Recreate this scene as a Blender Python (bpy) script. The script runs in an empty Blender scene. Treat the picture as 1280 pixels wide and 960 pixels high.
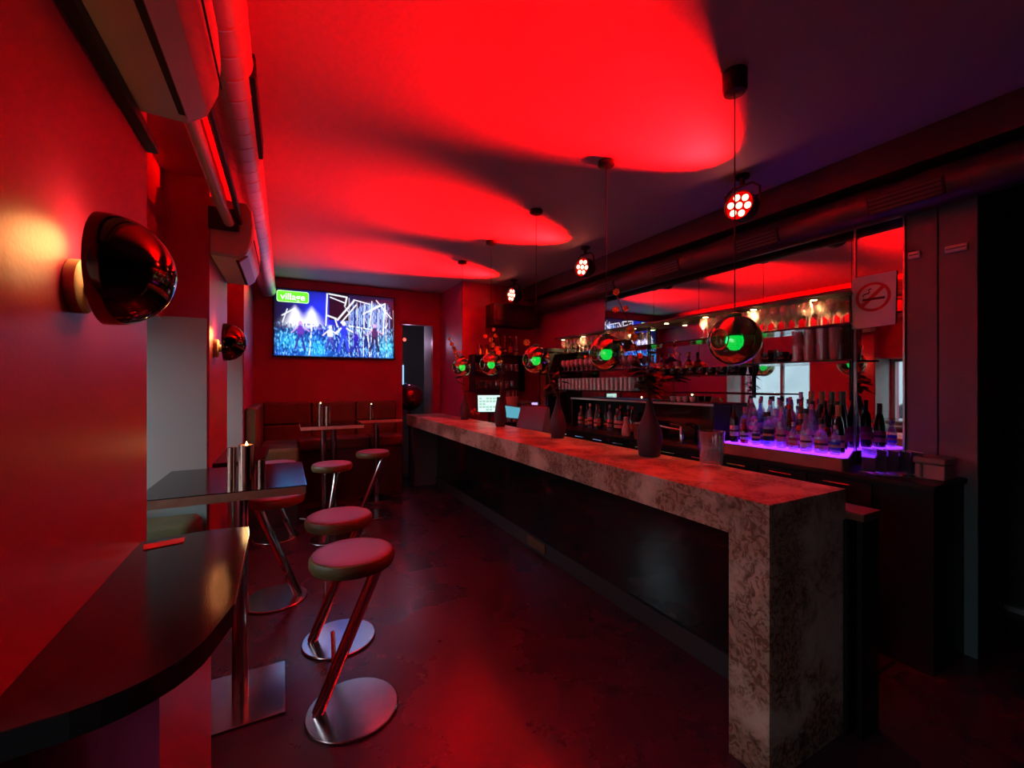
import bpy, math, random
import numpy as np
from mathutils import Vector, Matrix
random.seed(7)
C = bpy.context.scene.collection
SC = bpy.context.scene
R = math.radians

# ------------------------------------------------------------------ camera, sky, exposure
cam_data = bpy.data.cameras.new('camera')
cam_data.sensor_width = 36.0
cam_data.lens = 15.1
cam_data.clip_start = 0.02
cam = bpy.data.objects.new('camera', cam_data)
C.objects.link(cam)
cam.location = (0.0, 0.0, 1.576)
cam.rotation_euler = (R(90), 0, R(-27.8))
SC.camera = cam

world = bpy.data.worlds.new('overcast_sky')
SC.world = world
world.use_nodes = True
wn = world.node_tree.nodes
wn['Background'].inputs['Color'].default_value = (0.76, 0.90, 1.0, 1)
wn['Background'].inputs['Strength'].default_value = 3.3

SC.view_settings.view_transform = 'Standard'
SC.view_settings.look = 'None'
SC.view_settings.exposure = 0.85
SC.view_settings.gamma = 1.0
SC.view_settings.use_curve_mapping = False
SC.cycles.max_bounces = 10
SC.cycles.diffuse_bounces = 4
SC.cycles.glossy_bounces = 6
SC.cycles.transparent_max_bounces = 32
SC.cycles.sample_clamp_indirect = 6.0
SC.cycles.use_denoising = True
SC.cycles.caustics_reflective = False
SC.cycles.caustics_refractive = False

PAR_POWER = 2900.0
PAR_SPILL = 60.0          # three red stage lights over the bar
PAR_COLOR = (1.0, 0.0008, 0.0012)
SCONCE_POWER = 1.0
SPOT_POWER = 11.0           # warm downlights over the glasses
TV_GAIN = 1.0
LEDGE_GAIN = 2.1

# ------------------------------------------------------------------ helpers
MATS = {}
def mat(name, color, rough=0.5, metal=0.0, emit=None, gain=1.0, spec=None, coat=0.0,
        noise=None, bump=0.0, bump_scale=60.0, coat_rough=0.05):
    if name in MATS:
        return MATS[name]
    m = bpy.data.materials.new(name)
    m.use_nodes = True
    nt = m.node_tree
    b = nt.nodes['Principled BSDF']
    b.inputs['Base Color'].default_value = (*color, 1)
    b.inputs['Roughness'].default_value = rough
    b.inputs['Metallic'].default_value = metal
    if spec is not None:
        b.inputs['Specular IOR Level'].default_value = spec
    if coat:
        b.inputs['Coat Weight'].default_value = coat
        b.inputs['Coat Roughness'].default_value = coat_rough
    if emit:
        b.inputs['Emission Color'].default_value = (*emit, 1)
        b.inputs['Emission Strength'].default_value = gain
    if noise or bump:
        tc = nt.nodes.new('ShaderNodeTexCoord')
        nz = nt.nodes.new('ShaderNodeTexNoise')
        nz.inputs['Scale'].default_value = noise[0] if noise else bump_scale
        nz.inputs['Detail'].default_value = 6
        nt.links.new(tc.outputs['Object'], nz.inputs['Vector'])
        if noise:
            rp = nt.nodes.new('ShaderNodeValToRGB')
            rp.color_ramp.elements[0].color = (*noise[1], 1)
            rp.color_ramp.elements[1].color = (*color, 1)
            rp.color_ramp.elements[0].position = 0.35
            rp.color_ramp.elements[1].position = 0.62
            nt.links.new(nz.outputs['Fac'], rp.inputs['Fac'])
            nt.links.new(rp.outputs['Color'], b.inputs['Base Color'])
        if bump:
            nb = nt.nodes.new('ShaderNodeTexNoise')
            nb.inputs['Scale'].default_value = bump_scale
            nb.inputs['Detail'].default_value = 5
            nt.links.new(tc.outputs['Object'], nb.inputs['Vector'])
            bp = nt.nodes.new('ShaderNodeBump')
            bp.inputs['Strength'].default_value = bump
            bp.inputs['Distance'].default_value = 0.01
            nt.links.new(nb.outputs['Fac'], bp.inputs['Height'])
            nt.links.new(bp.outputs['Normal'], b.inputs['Normal'])
    MATS[name] = m
    return m

def glass(name, tint, refl=(1, 1, 1), base=0.06, edge=0.55, rough=0.03, diff=0.0, diffc=(1, 1, 1)):
    """thin-walled glass: see-through with a stronger reflection towards its edges"""
    m = bpy.data.materials.new(name); m.use_nodes = True
    nt = m.node_tree; nt.nodes.clear()
    out = nt.nodes.new('ShaderNodeOutputMaterial')
    tr = nt.nodes.new('ShaderNodeBsdfTransparent'); tr.inputs['Color'].default_value = (*tint, 1)
    gl = nt.nodes.new('ShaderNodeBsdfGlossy'); gl.inputs['Color'].default_value = (*refl, 1)
    gl.inputs['Roughness'].default_value = rough
    lw = nt.nodes.new('ShaderNodeLayerWeight'); lw.inputs['Blend'].default_value = 0.35
    mr = nt.nodes.new('ShaderNodeMapRange')
    mr.inputs['To Min'].default_value = base; mr.inputs['To Max'].default_value = edge
    nt.links.new(lw.outputs['Facing'], mr.inputs['Value'])
    mx = nt.nodes.new('ShaderNodeMixShader')
    nt.links.new(mr.outputs['Result'], mx.inputs['Fac'])
    nt.links.new(tr.outputs[0], mx.inputs[1]); nt.links.new(gl.outputs[0], mx.inputs[2])
    last = mx
    if diff:
        df = nt.nodes.new('ShaderNodeBsdfDiffuse'); df.inputs['Color'].default_value = (*diffc, 1)
        m2 = nt.nodes.new('ShaderNodeMixShader'); m2.inputs['Fac'].default_value = diff
        nt.links.new(mx.outputs[0], m2.inputs[1]); nt.links.new(df.outputs[0], m2.inputs[2])
        last = m2
    nt.links.new(last.outputs[0], out.inputs['Surface'])
    MATS[name] = m
    return m

class MB:
    """collects simple solids and links them as ONE mesh object"""
    def __init__(s): s.v = []; s.f = []
    def box(s, x0, x1, y0, y1, z0, z1):
        n = len(s.v)
        s.v += [(x0,y0,z0),(x1,y0,z0),(x1,y1,z0),(x0,y1,z0),(x0,y0,z1),(x1,y0,z1),(x1,y1,z1),(x0,y1,z1)]
        s.f += [(n,n+3,n+2,n+1),(n+4,n+5,n+6,n+7),(n,n+1,n+5,n+4),(n+1,n+2,n+6,n+5),(n+2,n+3,n+7,n+6),(n+3,n,n+4,n+7)]
        return s
    def prism(s, poly, z0, z1, ax='z'):
        n = len(s.v); k = len(poly)
        def p(a, b, c):
            return (a, b, c) if ax == 'z' else ((c, a, b) if ax == 'x' else (a, c, b))
        s.v += [p(a, b, z0) for a, b in poly] + [p(a, b, z1) for a, b in poly]
        s.f += [tuple(range(n+k-1, n-1, -1)), tuple(range(n+k, n+2*k))]
        for i in range(k):
            j = (i+1) % k
            s.f.append((n+i, n+j, n+k+j, n+k+i))
        return s
    def lathe(s, prof, seg=20, c=(0,0,0), axis=None, cap=True):
        n = len(s.v); k = len(prof)
        q = Vector((0,0,1)).rotation_difference(Vector(axis).normalized()) if axis is not None else None
        c = Vector(c)
        for r, z in prof:
            for i in range(seg):
                a = 2*math.pi*i/seg
                p = Vector((r*math.cos(a), r*math.sin(a), z))
                if q: p = q @ p
                s.v.append(tuple(p + c))
        for j in range(k-1):
            for i in range(seg):
                i2 = (i+1) % seg
                s.f.append((n+j*seg+i, n+j*seg+i2, n+(j+1)*seg+i2, n+(j+1)*seg+i))
        if cap:
            if prof[0][0] > 1e-5: s.f.append(tuple(n+i for i in range(seg-1,-1,-1)))
            if prof[-1][0] > 1e-5: s.f.append(tuple(n+(k-1)*seg+i for i in range(seg)))
        return s
    def cyl(s, c, r, z0, z1, seg=20):
        return s.lathe([(r, z0), (r, z1)], seg, c)
    def rod(s, a, b, r, seg=12, r2=None):
        a = Vector(a); b = Vector(b); d = b-a
        return s.lathe([(r, 0), (r if r2 is None else r2, d.length)], seg, a, d)
    def tube(s, pts, r, seg=8):
        pts = [Vector(p) for p in pts]; n = len(s.v); k = len(pts)
        rr = r if isinstance(r, (list, tuple)) else [r]*k
        up = Vector((0.13, 0.29, 0.95)).normalized()
        for i, p in enumerate(pts):
            t = (pts[min(i+1,k-1)] - pts[max(i-1,0)]).normalized()
            u = t.cross(up)
            if u.length < 1e-3: u = t.cross(Vector((1,0,0)))
            u.normalize(); w = t.cross(u)
            for j in range(seg):
                a = 2*math.pi*j/seg
                s.v.append(tuple(p + rr[i]*(math.cos(a)*u + math.sin(a)*w)))
        for i in range(k-1):
            for j in range(seg):
                j2 = (j+1) % seg
                s.f.append((n+i*seg+j, n+i*seg+j2, n+(i+1)*seg+j2, n+(i+1)*seg+j))
        s.f.append(tuple(n+j for j in range(seg-1,-1,-1))); s.f.append(tuple(n+(k-1)*seg+j for j in range(seg)))
        return s
    def ball(s, c, r, seg=14, rings=8, sz=1.0):
        prof = [(max(1e-6, r*math.sin(math.pi*i/rings)), -r*sz*math.cos(math.pi*i/rings)) for i in range(rings+1)]
        return s.lathe(prof, seg, c, cap=False)
    def quad(s, a, b, c, d):
        n = len(s.v); s.v += [a,b,c,d]; s.f.append((n,n+1,n+2,n+3)); return s
    def mesh(s, name, m, smooth=True, angle=40):
        me = bpy.data.meshes.new(name)
        me.from_pydata(s.v, [], s.f)
        if m is not None: me.materials.append(m)
        if smooth:
            me.polygons.foreach_set('use_smooth', [True]*len(me.polygons))
            me.update()
            me.set_sharp_from_angle(angle=R(angle))
        me.update()
        return me
    def build(s, name, m, parent=None, loc=(0,0,0), smooth=True, bevel=0.0, seg=2, rotz=0.0, angle=40):
        o = bpy.data.objects.new(name, s.mesh(name, m, smooth, angle))
        C.objects.link(o)
        o.location = loc
        o.rotation_euler = (0, 0, rotz)
        if parent: o.parent = parent
        if bevel:
            b = o.modifiers.new('bevel', 'BEVEL'); b.width = bevel; b.segments = seg; b.limit_method = 'ANGLE'; b.angle_limit = R(50)
        return o

def tag(o, label, cat, group=None, kind=None):
    if label: o['label'] = label
    if cat: o['category'] = cat
    if group: o['group'] = group
    if kind: o['kind'] = kind
    return o
def thing(name, label, cat, loc=(0,0,0), rotz=0.0, group=None):
    o = bpy.data.objects.new(name, None); C.objects.link(o)
    o.empty_display_size = 0.05
    o.location = loc; o.rotation_euler = (0,0,rotz)
    return tag(o, label, cat, group)
def struct(o):
    o['kind'] = 'structure'; return o
def dup(root, loc, rotz=0.0, label=None, group=None):
    r = root.copy(); C.objects.link(r); r.location = loc; r.rotation_euler = (0,0,rotz)
    if label: r['label'] = label
    if group: r['group'] = group
    for ch in list(root.children):
        c = ch.copy(); C.objects.link(c); c.parent = r
        for g in list(ch.children):
            d = g.copy(); C.objects.link(d); d.parent = c
    return r
ORD = ['first','second','third','fourth','fifth','sixth','seventh','eighth','ninth','tenth','eleventh','twelfth','thirteenth','fourteenth','fifteenth','sixteenth','seventeenth','eighteenth','nineteenth','twentieth']

# ------------------------------------------------------------------ materials
M_red = mat('crimson wall paint', (0.40, 0.028, 0.105), 0.42, bump=0.06, bump_scale=90, noise=(2.5, (0.37, 0.025, 0.097)))
M_white = mat('off white reveal paint', (0.34, 0.355, 0.34), 0.6, bump=0.05, bump_scale=70)
M_ceil = mat('dull plaster ceiling', (0.45, 0.40, 0.42), 0.65, bump=0.06, bump_scale=40)
M_dark = mat('dark paint', (0.030, 0.024, 0.028), 0.6)
M_black = mat('black satin', (0.007, 0.006, 0.007), 0.45, spec=0.3)
M_gloss = mat('black gloss panel', (0.006, 0.005, 0.006), 0.10, coat=0.6, coat_rough=0.06)
M_greywall = mat('grey green pier paint', (0.115, 0.165, 0.16), 0.55, noise=(3, (0.095, 0.14, 0.14)), bump=0.05)
M_steel = mat('brushed steel', (0.60, 0.57, 0.60), 0.19, 1.0, noise=(25, (0.54, 0.52, 0.54)))
M_chrome = mat('chrome', (0.75, 0.73, 0.72), 0.12, 1.0)
M_olive = mat('olive leather', (0.13, 0.10, 0.035), 0.42, bump=0.15, bump_scale=180, noise=(8, (0.10, 0.075, 0.028)))
M_brownl = mat('brown leather', (0.13, 0.045, 0.022), 0.5, bump=0.15, bump_scale=160, noise=(6, (0.09, 0.033, 0.018)))
M_seat = mat('mauve sheen leather', (0.30, 0.13, 0.26), 0.36, bump=0.1, bump_scale=160, noise=(6, (0.26, 0.11, 0.22)))  # bluish light on the seat tops put into the leather's base colour
M_tabletop = mat('dark laminate', (0.016, 0.010, 0.012), 0.10, noise=(60, (0.012, 0.008, 0.009)), bump=0.03, bump_scale=300)
M_tableedge = mat('walnut edge band', (0.36, 0.23, 0.15), 0.45, noise=(18, (0.25, 0.15, 0.095)))
M_paleedge = mat('pale edge band', (0.55, 0.36, 0.30), 0.4, noise=(18, (0.45, 0.28, 0.23)))
M_ledge = mat('red brown ledge front', (0.32, 0.15, 0.12), 0.4, noise=(9, (0.26, 0.11, 0.085)))
M_duct = mat('galvanised duct', (0.40, 0.37, 0.37), 0.38, 0.7, noise=(5, (0.33, 0.31, 0.31)))
M_ductdark = mat('dark painted duct', (0.055, 0.045, 0.042), 0.45, 0.3, noise=(4, (0.045, 0.036, 0.034)))
M_ac = mat('white plastic', (0.46, 0.44, 0.44), 0.35)
M_lens = mat('red lit lens plate', (0.02, 0, 0), 0.4, emit=(1.0, 0.0, 0.0), gain=0.7)
M_slot = mat('black slot', (0.004, 0.004, 0.004), 0.7)
M_copper = mat('dark copper mirror', (0.20, 0.075, 0.05), 0.07, 1.0)
M_puck = mat('pale beech', (0.62, 0.45, 0.30), 0.5, noise=(14, (0.52, 0.36, 0.23)))
M_vase = mat('aubergine ceramic', (0.032, 0.024, 0.036), 0.55, bump=0.12, bump_scale=120)
M_bloom = mat('orange yellow petals', (0.85, 0.46, 0.10), 0.6)
M_bloomc = mat('bloom centre', (0.30, 0.09, 0.02), 0.7)
M_stem = mat('dry stem', (0.10, 0.075, 0.03), 0.7)
M_leaf = mat('dark leaf', (0.022, 0.034, 0.014), 0.6)
M_wood = mat('reddish brown wood', (0.16, 0.065, 0.03), 0.5, noise=(9, (0.11, 0.04, 0.02)))
M_paper = mat('white paper', (0.75, 0.66, 0.66), 0.7)
M_redink = mat('red print', (0.55, 0.02, 0.03), 0.7)
M_inkdark = mat('dark print', (0.10, 0.01, 0.015), 0.7)
M_mirror = mat('mirror glass', (0.66, 0.68, 0.68), 0.015, 1.0)
M_trim = mat('mirror edge strip', (0.55, 0.50, 0.50), 0.3, 0.8)
M_warm = mat('warm lamp face', (0, 0, 0), 0.5, emit=(1.0, 0.62, 0.20), gain=14)
M_flame = mat('candle flame', (0, 0, 0), 0.5, emit=(1.0, 0.52, 0.15), gain=9)
M_led = mat('red led', (0, 0, 0), 0.4, emit=(1.0, 0.20, 0.12), gain=6)
M_green = mat('green bulb', (0.0, 0.02, 0.01), 0.4, emit=(0.0, 1.0, 0.16), gain=1.5)
M_screen = mat('white screen', (0, 0, 0), 0.4, emit=(0.55, 0.80, 0.72), gain=0.8)
M_teal = mat('teal screen', (0.01, 0.01, 0.01), 0.3, emit=(0.07, 0.28, 0.36), gain=0.8)
M_purpled = mat('purple grey plastic', (0.10, 0.055, 0.12), 0.45)
M_violet = mat('violet light box', (0.05, 0.02, 0.1), 0.4, emit=(0.20, 0.02, 1.0), gain=LEDGE_GAIN)
M_globe = glass('smoked mirror glass', (0.34, 0.38, 0.20), (0.80, 0.82, 0.58), 0.42, 0.95, 0.015)
M_glassw = glass('bar glass', (0.93, 0.88, 0.87), (1, 0.93, 0.9), 0.12, 0.8, 0.05, 0.22, (0.95, 0.78, 0.70))
M_glasst = glass('tumbler glass', (0.90, 0.82, 0.82), (1, 0.93, 0.9), 0.06, 0.45, 0.10, 0.22, (0.9, 0.7, 0.66))
M_jug = glass('jug glass', (0.90, 0.88, 0.90), (1, 1, 1), 0.06, 0.9, 0.02, 0.04, (0.9, 0.85, 0.9))
M_pane = glass('window pane', (0.86, 0.90, 0.90), (1, 1, 1), 0.05, 0.5, 0.0)
M_clear = glass('clear bottle glass', (0.86, 0.86, 0.92), (1, 1, 1), 0.08, 0.65, 0.04, 0.16, (0.85, 0.8, 0.9))
M_bgreen = glass('green bottle glass', (0.10, 0.22, 0.07), (1, 1, 1), 0.08, 0.6, 0.05, 0.1, (0.03, 0.08, 0.02))
M_bamber = glass('amber bottle glass', (0.50, 0.20, 0.04), (1, 1, 1), 0.08, 0.6, 0.05, 0.12, (0.3, 0.1, 0.02))
M_bblue = glass('blue bottle glass', (0.25, 0.38, 0.85), (1, 1, 1), 0.08, 0.6, 0.05, 0.1, (0.1, 0.15, 0.5))
M_bred = glass('red liquor glass', (0.55, 0.05, 0.03), (1, 1, 1), 0.08, 0.6, 0.05, 0.2, (0.4, 0.03, 0.02))
M_bdark = mat('black bottle glass', (0.012, 0.012, 0.010), 0.12, coat=0.4)

def counter_mat():
    m = bpy.data.materials.new('patinated counter laminate'); m.use_nodes = True
    nt = m.node_tree; b = nt.nodes['Principled BSDF']
    tc = nt.nodes.new('ShaderNodeTexCoord')
    n1 = nt.nodes.new('ShaderNodeTexNoise'); n1.inputs['Scale'].default_value = 7; n1.inputs['Detail'].default_value = 9; n1.inputs['Roughness'].default_value = 0.68; n1.inputs['Distortion'].default_value = 0.8
    n2 = nt.nodes.new('ShaderNodeTexNoise'); n2.inputs['Scale'].default_value = 3.4; n2.inputs['Detail'].default_value = 4
    n3 = nt.nodes.new('ShaderNodeTexNoise'); n3.inputs['Scale'].default_value = 26; n3.inputs['Detail'].default_value = 8; n3.inputs['Distortion'].default_value = 2.0
    for n in (n1, n2, n3): nt.links.new(tc.outputs['Object'], n.inputs['Vector'])
    r1 = nt.nodes.new('ShaderNodeValToRGB')
    e = r1.color_ramp.elements
    e[0].position = 0.25; e[0].color = (0.12, 0.050, 0.03, 1)
    e[1].position = 0.66; e[1].color = (0.66, 0.46, 0.37, 1)
    x = e.new(0.38); x.color = (0.32, 0.19, 0.135, 1)
    x = e.new(0.46); x.color = (0.55, 0.36, 0.28, 1)
    nt.links.new(n1.outputs['Fac'], r1.inputs['Fac'])
    r2 = nt.nodes.new('ShaderNodeValToRGB')
    r2.color_ramp.elements[0].position = 0.42; r2.color_ramp.elements[0].color = (0.55, 0.42, 0.36, 1)
    r2.color_ramp.elements[1].position = 0.60; r2.color_ramp.elements[1].color = (1, 1, 1, 1)
    nt.links.new(n2.outputs['Fac'], r2.inputs['Fac'])
    r3 = nt.nodes.new('ShaderNodeValToRGB')
    r3.color_ramp.elements[0].position = 0.42; r3.color_ramp.elements[0].color = (0.46, 0.31, 0.24, 1)
    r3.color_ramp.elements[1].position = 0.54; r3.color_ramp.elements[1].color = (1, 1, 1, 1)
    nt.links.new(n3.outputs['Fac'], r3.inputs['Fac'])
    a = nt.nodes.new('ShaderNodeMix'); a.data_type = 'RGBA'; a.blend_type = 'MULTIPLY'; a.inputs['Factor'].default_value = 0.8
    nt.links.new(r1.outputs['Color'], a.inputs['A']); nt.links.new(r2.outputs['Color'], a.inputs['B'])
    c = nt.nodes.new('ShaderNodeMix'); c.data_type = 'RGBA'; c.blend_type = 'MULTIPLY'
    gm = nt.nodes.new('ShaderNodeMapRange'); gm.inputs['From Min'].default_value = 0.56; gm.inputs['From Max'].default_value = 0.46; gm.inputs['To Min'].default_value = 0.10; gm.inputs['To Max'].default_value = 1.0
    nt.links.new(n2.outputs['Fac'], gm.inputs['Value']); nt.links.new(gm.outputs['Result'], c.inputs['Factor'])
    nt.links.new(a.outputs['Result'], c.inputs['A']); nt.links.new(r3.outputs['Color'], c.inputs['B'])
    nt.links.new(c.outputs['Result'], b.inputs['Base Color'])
    b.inputs['Roughness'].default_value = 0.42
    bp = nt.nodes.new('ShaderNodeBump'); bp.inputs['Strength'].default_value = 0.15; bp.inputs['Distance'].default_value = 0.004
    nt.links.new(n3.outputs['Fac'], bp.inputs['Height']); nt.links.new(bp.outputs['Normal'], b.inputs['Normal'])
    return m
M_counter = counter_mat()

def floor_mat():
    m = bpy.data.materials.new('polished dark screed'); m.use_nodes = True
    nt = m.node_tree; b = nt.nodes['Principled BSDF']
    tc = nt.nodes.new('ShaderNodeTexCoord')
    n1 = nt.nodes.new('ShaderNodeTexNoise'); n1.inputs['Scale'].default_value = 1.6; n1.inputs['Detail'].default_value = 7; n1.inputs['Roughness'].default_value = 0.6
    nt.links.new(tc.outputs['Object'], n1.inputs['Vector'])
    r = nt.nodes.new('ShaderNodeValToRGB')
    r.color_ramp.elements[0].position = 0.15; r.color_ramp.elements[0].color = (0.050, 0.012, 0.026, 1)
    r.color_ramp.elements[1].position = 0.85; r.color_ramp.elements[1].color = (0.064, 0.016, 0.034, 1)
    nt.links.new(n1.outputs['Fac'], r.inputs['Fac']); nt.links.new(r.outputs['Color'], b.inputs['Base Color'])
    mr = nt.nodes.new('ShaderNodeMapRange'); mr.inputs['From Min'].default_value = 0.1; mr.inputs['From Max'].default_value = 0.9
    mr.inputs['To Min'].default_value = 0.20; mr.inputs['To Max'].default_value = 0.36
    nt.links.new(n1.outputs['Fac'], mr.inputs['Value']); nt.links.new(mr.outputs['Result'], b.inputs['Roughness'])
    return m
M_floor = floor_mat()

# ------------------------------------------------------------------ the room shell
CEIL = 3.066
LW = -0.386            # plane of the left wall piers
YB = 6.85              # back wall
RW = 3.5               # mirror wall behind the bar
struct(MB().box(-1.15, 6.2, -3.0, 8.6, -0.10, 0.0).build('floor', M_floor, smooth=False))
struct(MB().box(-1.15, 6.2, -3.0, 8.6, CEIL, CEIL+0.1).build('ceiling', M_ceil, smooth=False))

# left wall: piers with deep window niches between them
NICHES = [(-0.45, 0.87), (1.73, 2.99), (3.83, 5.30)]
wl = MB()
edges = [-3.0] + [y for n in NICHES for y in n] + [YB + 0.1]
for a, b in zip(edges[::2], edges[1::2]):
    wl.box(-1.15, LW, a, b, 0, CEIL)
for a, b in NICHES:
    wl.box(-1.15, LW, a, b, 2.75, CEIL)          # lintel
    wl.box(-1.15, LW if a < 0 else -0.60, a, b, 1.95, 2.75)       # panel over the window, set back; flush in the unseen niche to block daylight
    wl.box(-1.15, -0.80, a, b, 0, 0.95)          # parapet
wall_left = struct(wl.build('wall_left', M_red, smooth=False))
for i, (a, b) in enumerate(NICHES):
    rv = MB()
    rv.box(-0.80, LW-0.012, a-0.001, a+0.012, 0, 1.95).box(-0.80, LW-0.012, b-0.012, b+0.001, 0, 1.95)
    rv.box(-0.80, -0.60, a+0.012, b-0.012, 1.938, 1.951)
    rv.build('niche_reveal', M_white, wall_left, smooth=False)
for i, (a, b) in enumerate(NICHES):
    w = bpy.data.objects.new('window_%d' % (i+1), None); C.objects.link(w); struct(w)
    w.location = (-0.92, (a+b)/2, 0.95)
    h = (b-a)/2
    fr = MB()
    fr.box(-0.03, 0.03, -h, h, 0.0, 0.05).box(-0.03, 0.03, -h, h, 0.95, 1.0)
    fr.box(-0.03, 0.03, -h, -h+0.05, 0.05, 0.95).box(-0.03, 0.03, h-0.05, h, 0.05, 0.95)
    fr.build('window_frame', M_white, w, bevel=0.004)
    MB().box(-0.03, 0.03, -0.025, 0.025, 0.05, 0.95).build('mullion', M_white, w, bevel=0.004)
    for s in (-1, 1):
        y0, y1 = sorted((s*0.025, s*(h-0.05)))
        MB().box(-0.004, 0.004, y0, y1, 0.05, 0.95).build('pane', M_pane, w, smooth=False)
    MB().box(0.03, 0.13, -h, h, -0.02, 0.012).build('window_sill', M_white, w, bevel=0.004)
    pl = bpy.data.lights.new('window_portal', 'AREA'); pl.shape = 'RECTANGLE'; pl.size = 0.95; pl.size_y = b-a-0.1
    pl.cycles.is_portal = True
    po = bpy.data.objects.new('window_portal', pl); C.objects.link(po)
    po.location = (-1.05, (a+b)/2, 1.45); po.rotation_euler = (0, R(-90), 0)

# back wall with a doorway, the bar's own short wall standing forward of it, corridor behind
DX0, DX1, DZ = 1.643, 2.14, 2.53
struct(MB().box(3.27, 3.4995, 0.2, 5.829, 2.87, CEIL-0.001).build('trim_shade_box', M_dark, smooth=False))  # dark box added above the duct in place of shade on the wall top
wb = MB()
wb.box(LW, DX0, YB, YB+0.1, 0, CEIL).box(DX0, DX1, YB, YB+0.1, DZ, CEIL).box(DX1, 2.26, YB, YB+0.1, 0, CEIL)
struct(wb.build('wall_back', M_red, smooth=False))
struct(MB().box(2.26, 3.7, 5.83, YB+0.1, 0, CEIL).build('wall_bar', M_red, smooth=False))
cr = MB()
cr.box(DX1, DX1+0.12, YB+0.1, 7.35, 0, CEIL)
struct(cr.build('wall_corridor', M_white, smooth=False))
struct(MB().box(0.2, 0.3, YB+0.1, 8.6, 0, CEIL).box(0.3, 4.0, 8.5, 8.6, 0, CEIL).box(3.9, 4.0, YB+0.1, 8.5, 0, CEIL).build('wall_corridor_end', M_dark, smooth=False))
# mirror wall, pier and the dark passage to the right
struct(MB().box(RW, RW+0.2, 1.25, 5.83, 0, CEIL).build('wall_right', M_red, smooth=False))
pier = struct(MB().box(RW+0.012, RW+0.42, 0.93, 1.25, 0, CEIL).build('wall_pier', M_dark, smooth=False))
for a, b in ((0.93, 1.096), (1.102, 1.249)):
    MB().box(RW, RW+0.0115, a, b, 0, 2.86).build('pier_panel', M_greywall, pier, bevel=0.002)
struct(MB().box(4.5, 4.6, -3.0, 3.2, 0, CEIL).box(RW+0.2, 4.5, 3.1, 3.2, 0, CEIL).build('wall_passage', M_dark, smooth=False))
struct(MB().box(4.44, 4.5, -1.6, 1.9, 0, 0.035).build('baseboard_passage', M_white, smooth=False))
struct(MB().box(LW, 4.5, -3.0, -2.9, 0, CEIL).build('wall_near', M_dark, smooth=False))
struct(MB().box(2.44, 3.05, 1.13, 1.15, 0.0, 0.004).build('trim_threshold', M_steel, smooth=False))
struct(MB().box(LW-0.0, 1.60, YB-0.015, YB, 0, 0.08).build('baseboard_back', M_dark, smooth=False))

# street seen through the windows (and in the mirror)
struct(MB().box(-9, -1.2, -8, 14, -0.25, -0.15).build('pavement', mat('pavement', (0.14, 0.145, 0.145), 0.8, noise=(3, (0.11, 0.11, 0.11))), smooth=False))
struct(MB().box(-9.4, -9, -12, 20, -0.15, 3.0).build('facade', mat('street facade', (0.42, 0.46, 0.47), 0.8, noise=(1.2, (0.34, 0.38, 0.40))), smooth=False))

# ------------------------------------------------------------------ the long bar
BX0, BX1, BY0, BY1, BZ = 1.677, 2.25, 1.018, 6.74, 1.10
bar = thing('bar_counter', 'long bar counter clad in patinated brown laminate, with a black gloss front', 'bar counter', (1.96, 3.9, 0))
def bl(mb, name, m, parent=bar, **k):
    """part given in world coordinates, kept relative to its thing"""
    p = parent
    loc = Vector((0,0,0))
    while p is not None:
        loc -= p.location; p = p.parent
    return mb.build(name, m, parent, loc=loc, **k)
bl(MB().box(BX0, BX1, BY0, BY1-0.9, BZ-0.16, BZ).box(BX0, BX1-0.01, BY1-0.9, BY1, BZ-0.16, BZ), 'countertop', M_counter, bevel=0.0015)
bl(MB().box(BX0, BX1, BY0, BY0+0.175, 0, BZ-0.1602), 'end_leg', M_counter, bevel=0.0015)
bl(MB().box(BX0+0.05, BX1-0.1, 6.52, 6.64, 0, BZ-0.161), 'far_leg', M_greywall, bevel=0.004)
bl(MB().box(2.10, 2.22, BY0+0.176, 6.5, 0.13, BZ-0.161), 'front_panel', M_gloss, smooth=False)
pl = bl(MB().box(2.085, 2.22, BY0+0.176, 6.5, 0.0, 0.128), 'plinth', M_dark, smooth=False)
g = MB().box(2.072, 2.084, 3.30, 3.62, 0.03, 0.115)
gr = bl(g, 'vent_grille', M_wood, pl, bevel=0.003)
bl(MB().box(2.25, 2.41, 0.95, 5.72, 0.965, 1.0), 'inner_worktop', M_wood, bevel=0.003)
bl(MB().box(2.411, 2.54, 3.6, 5.40, 0.965, 1.0), 'wide_worktop', M_wood, bevel=0.003)
bl(MB().box(2.391, 2.52, 3.62, 5.39, 0.0, 0.964), 'wide_carcass', M_black, smooth=False)
bl(MB().box(2.25, 2.40, 0.955, 0.975, 0.0, 0.964), 'inner_end_panel', M_black, smooth=False)
bl(MB().box(2.225, 2.39, 1.0, 5.69, 0.0, 0.963), 'inner_carcass', M_black, smooth=False)

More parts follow.
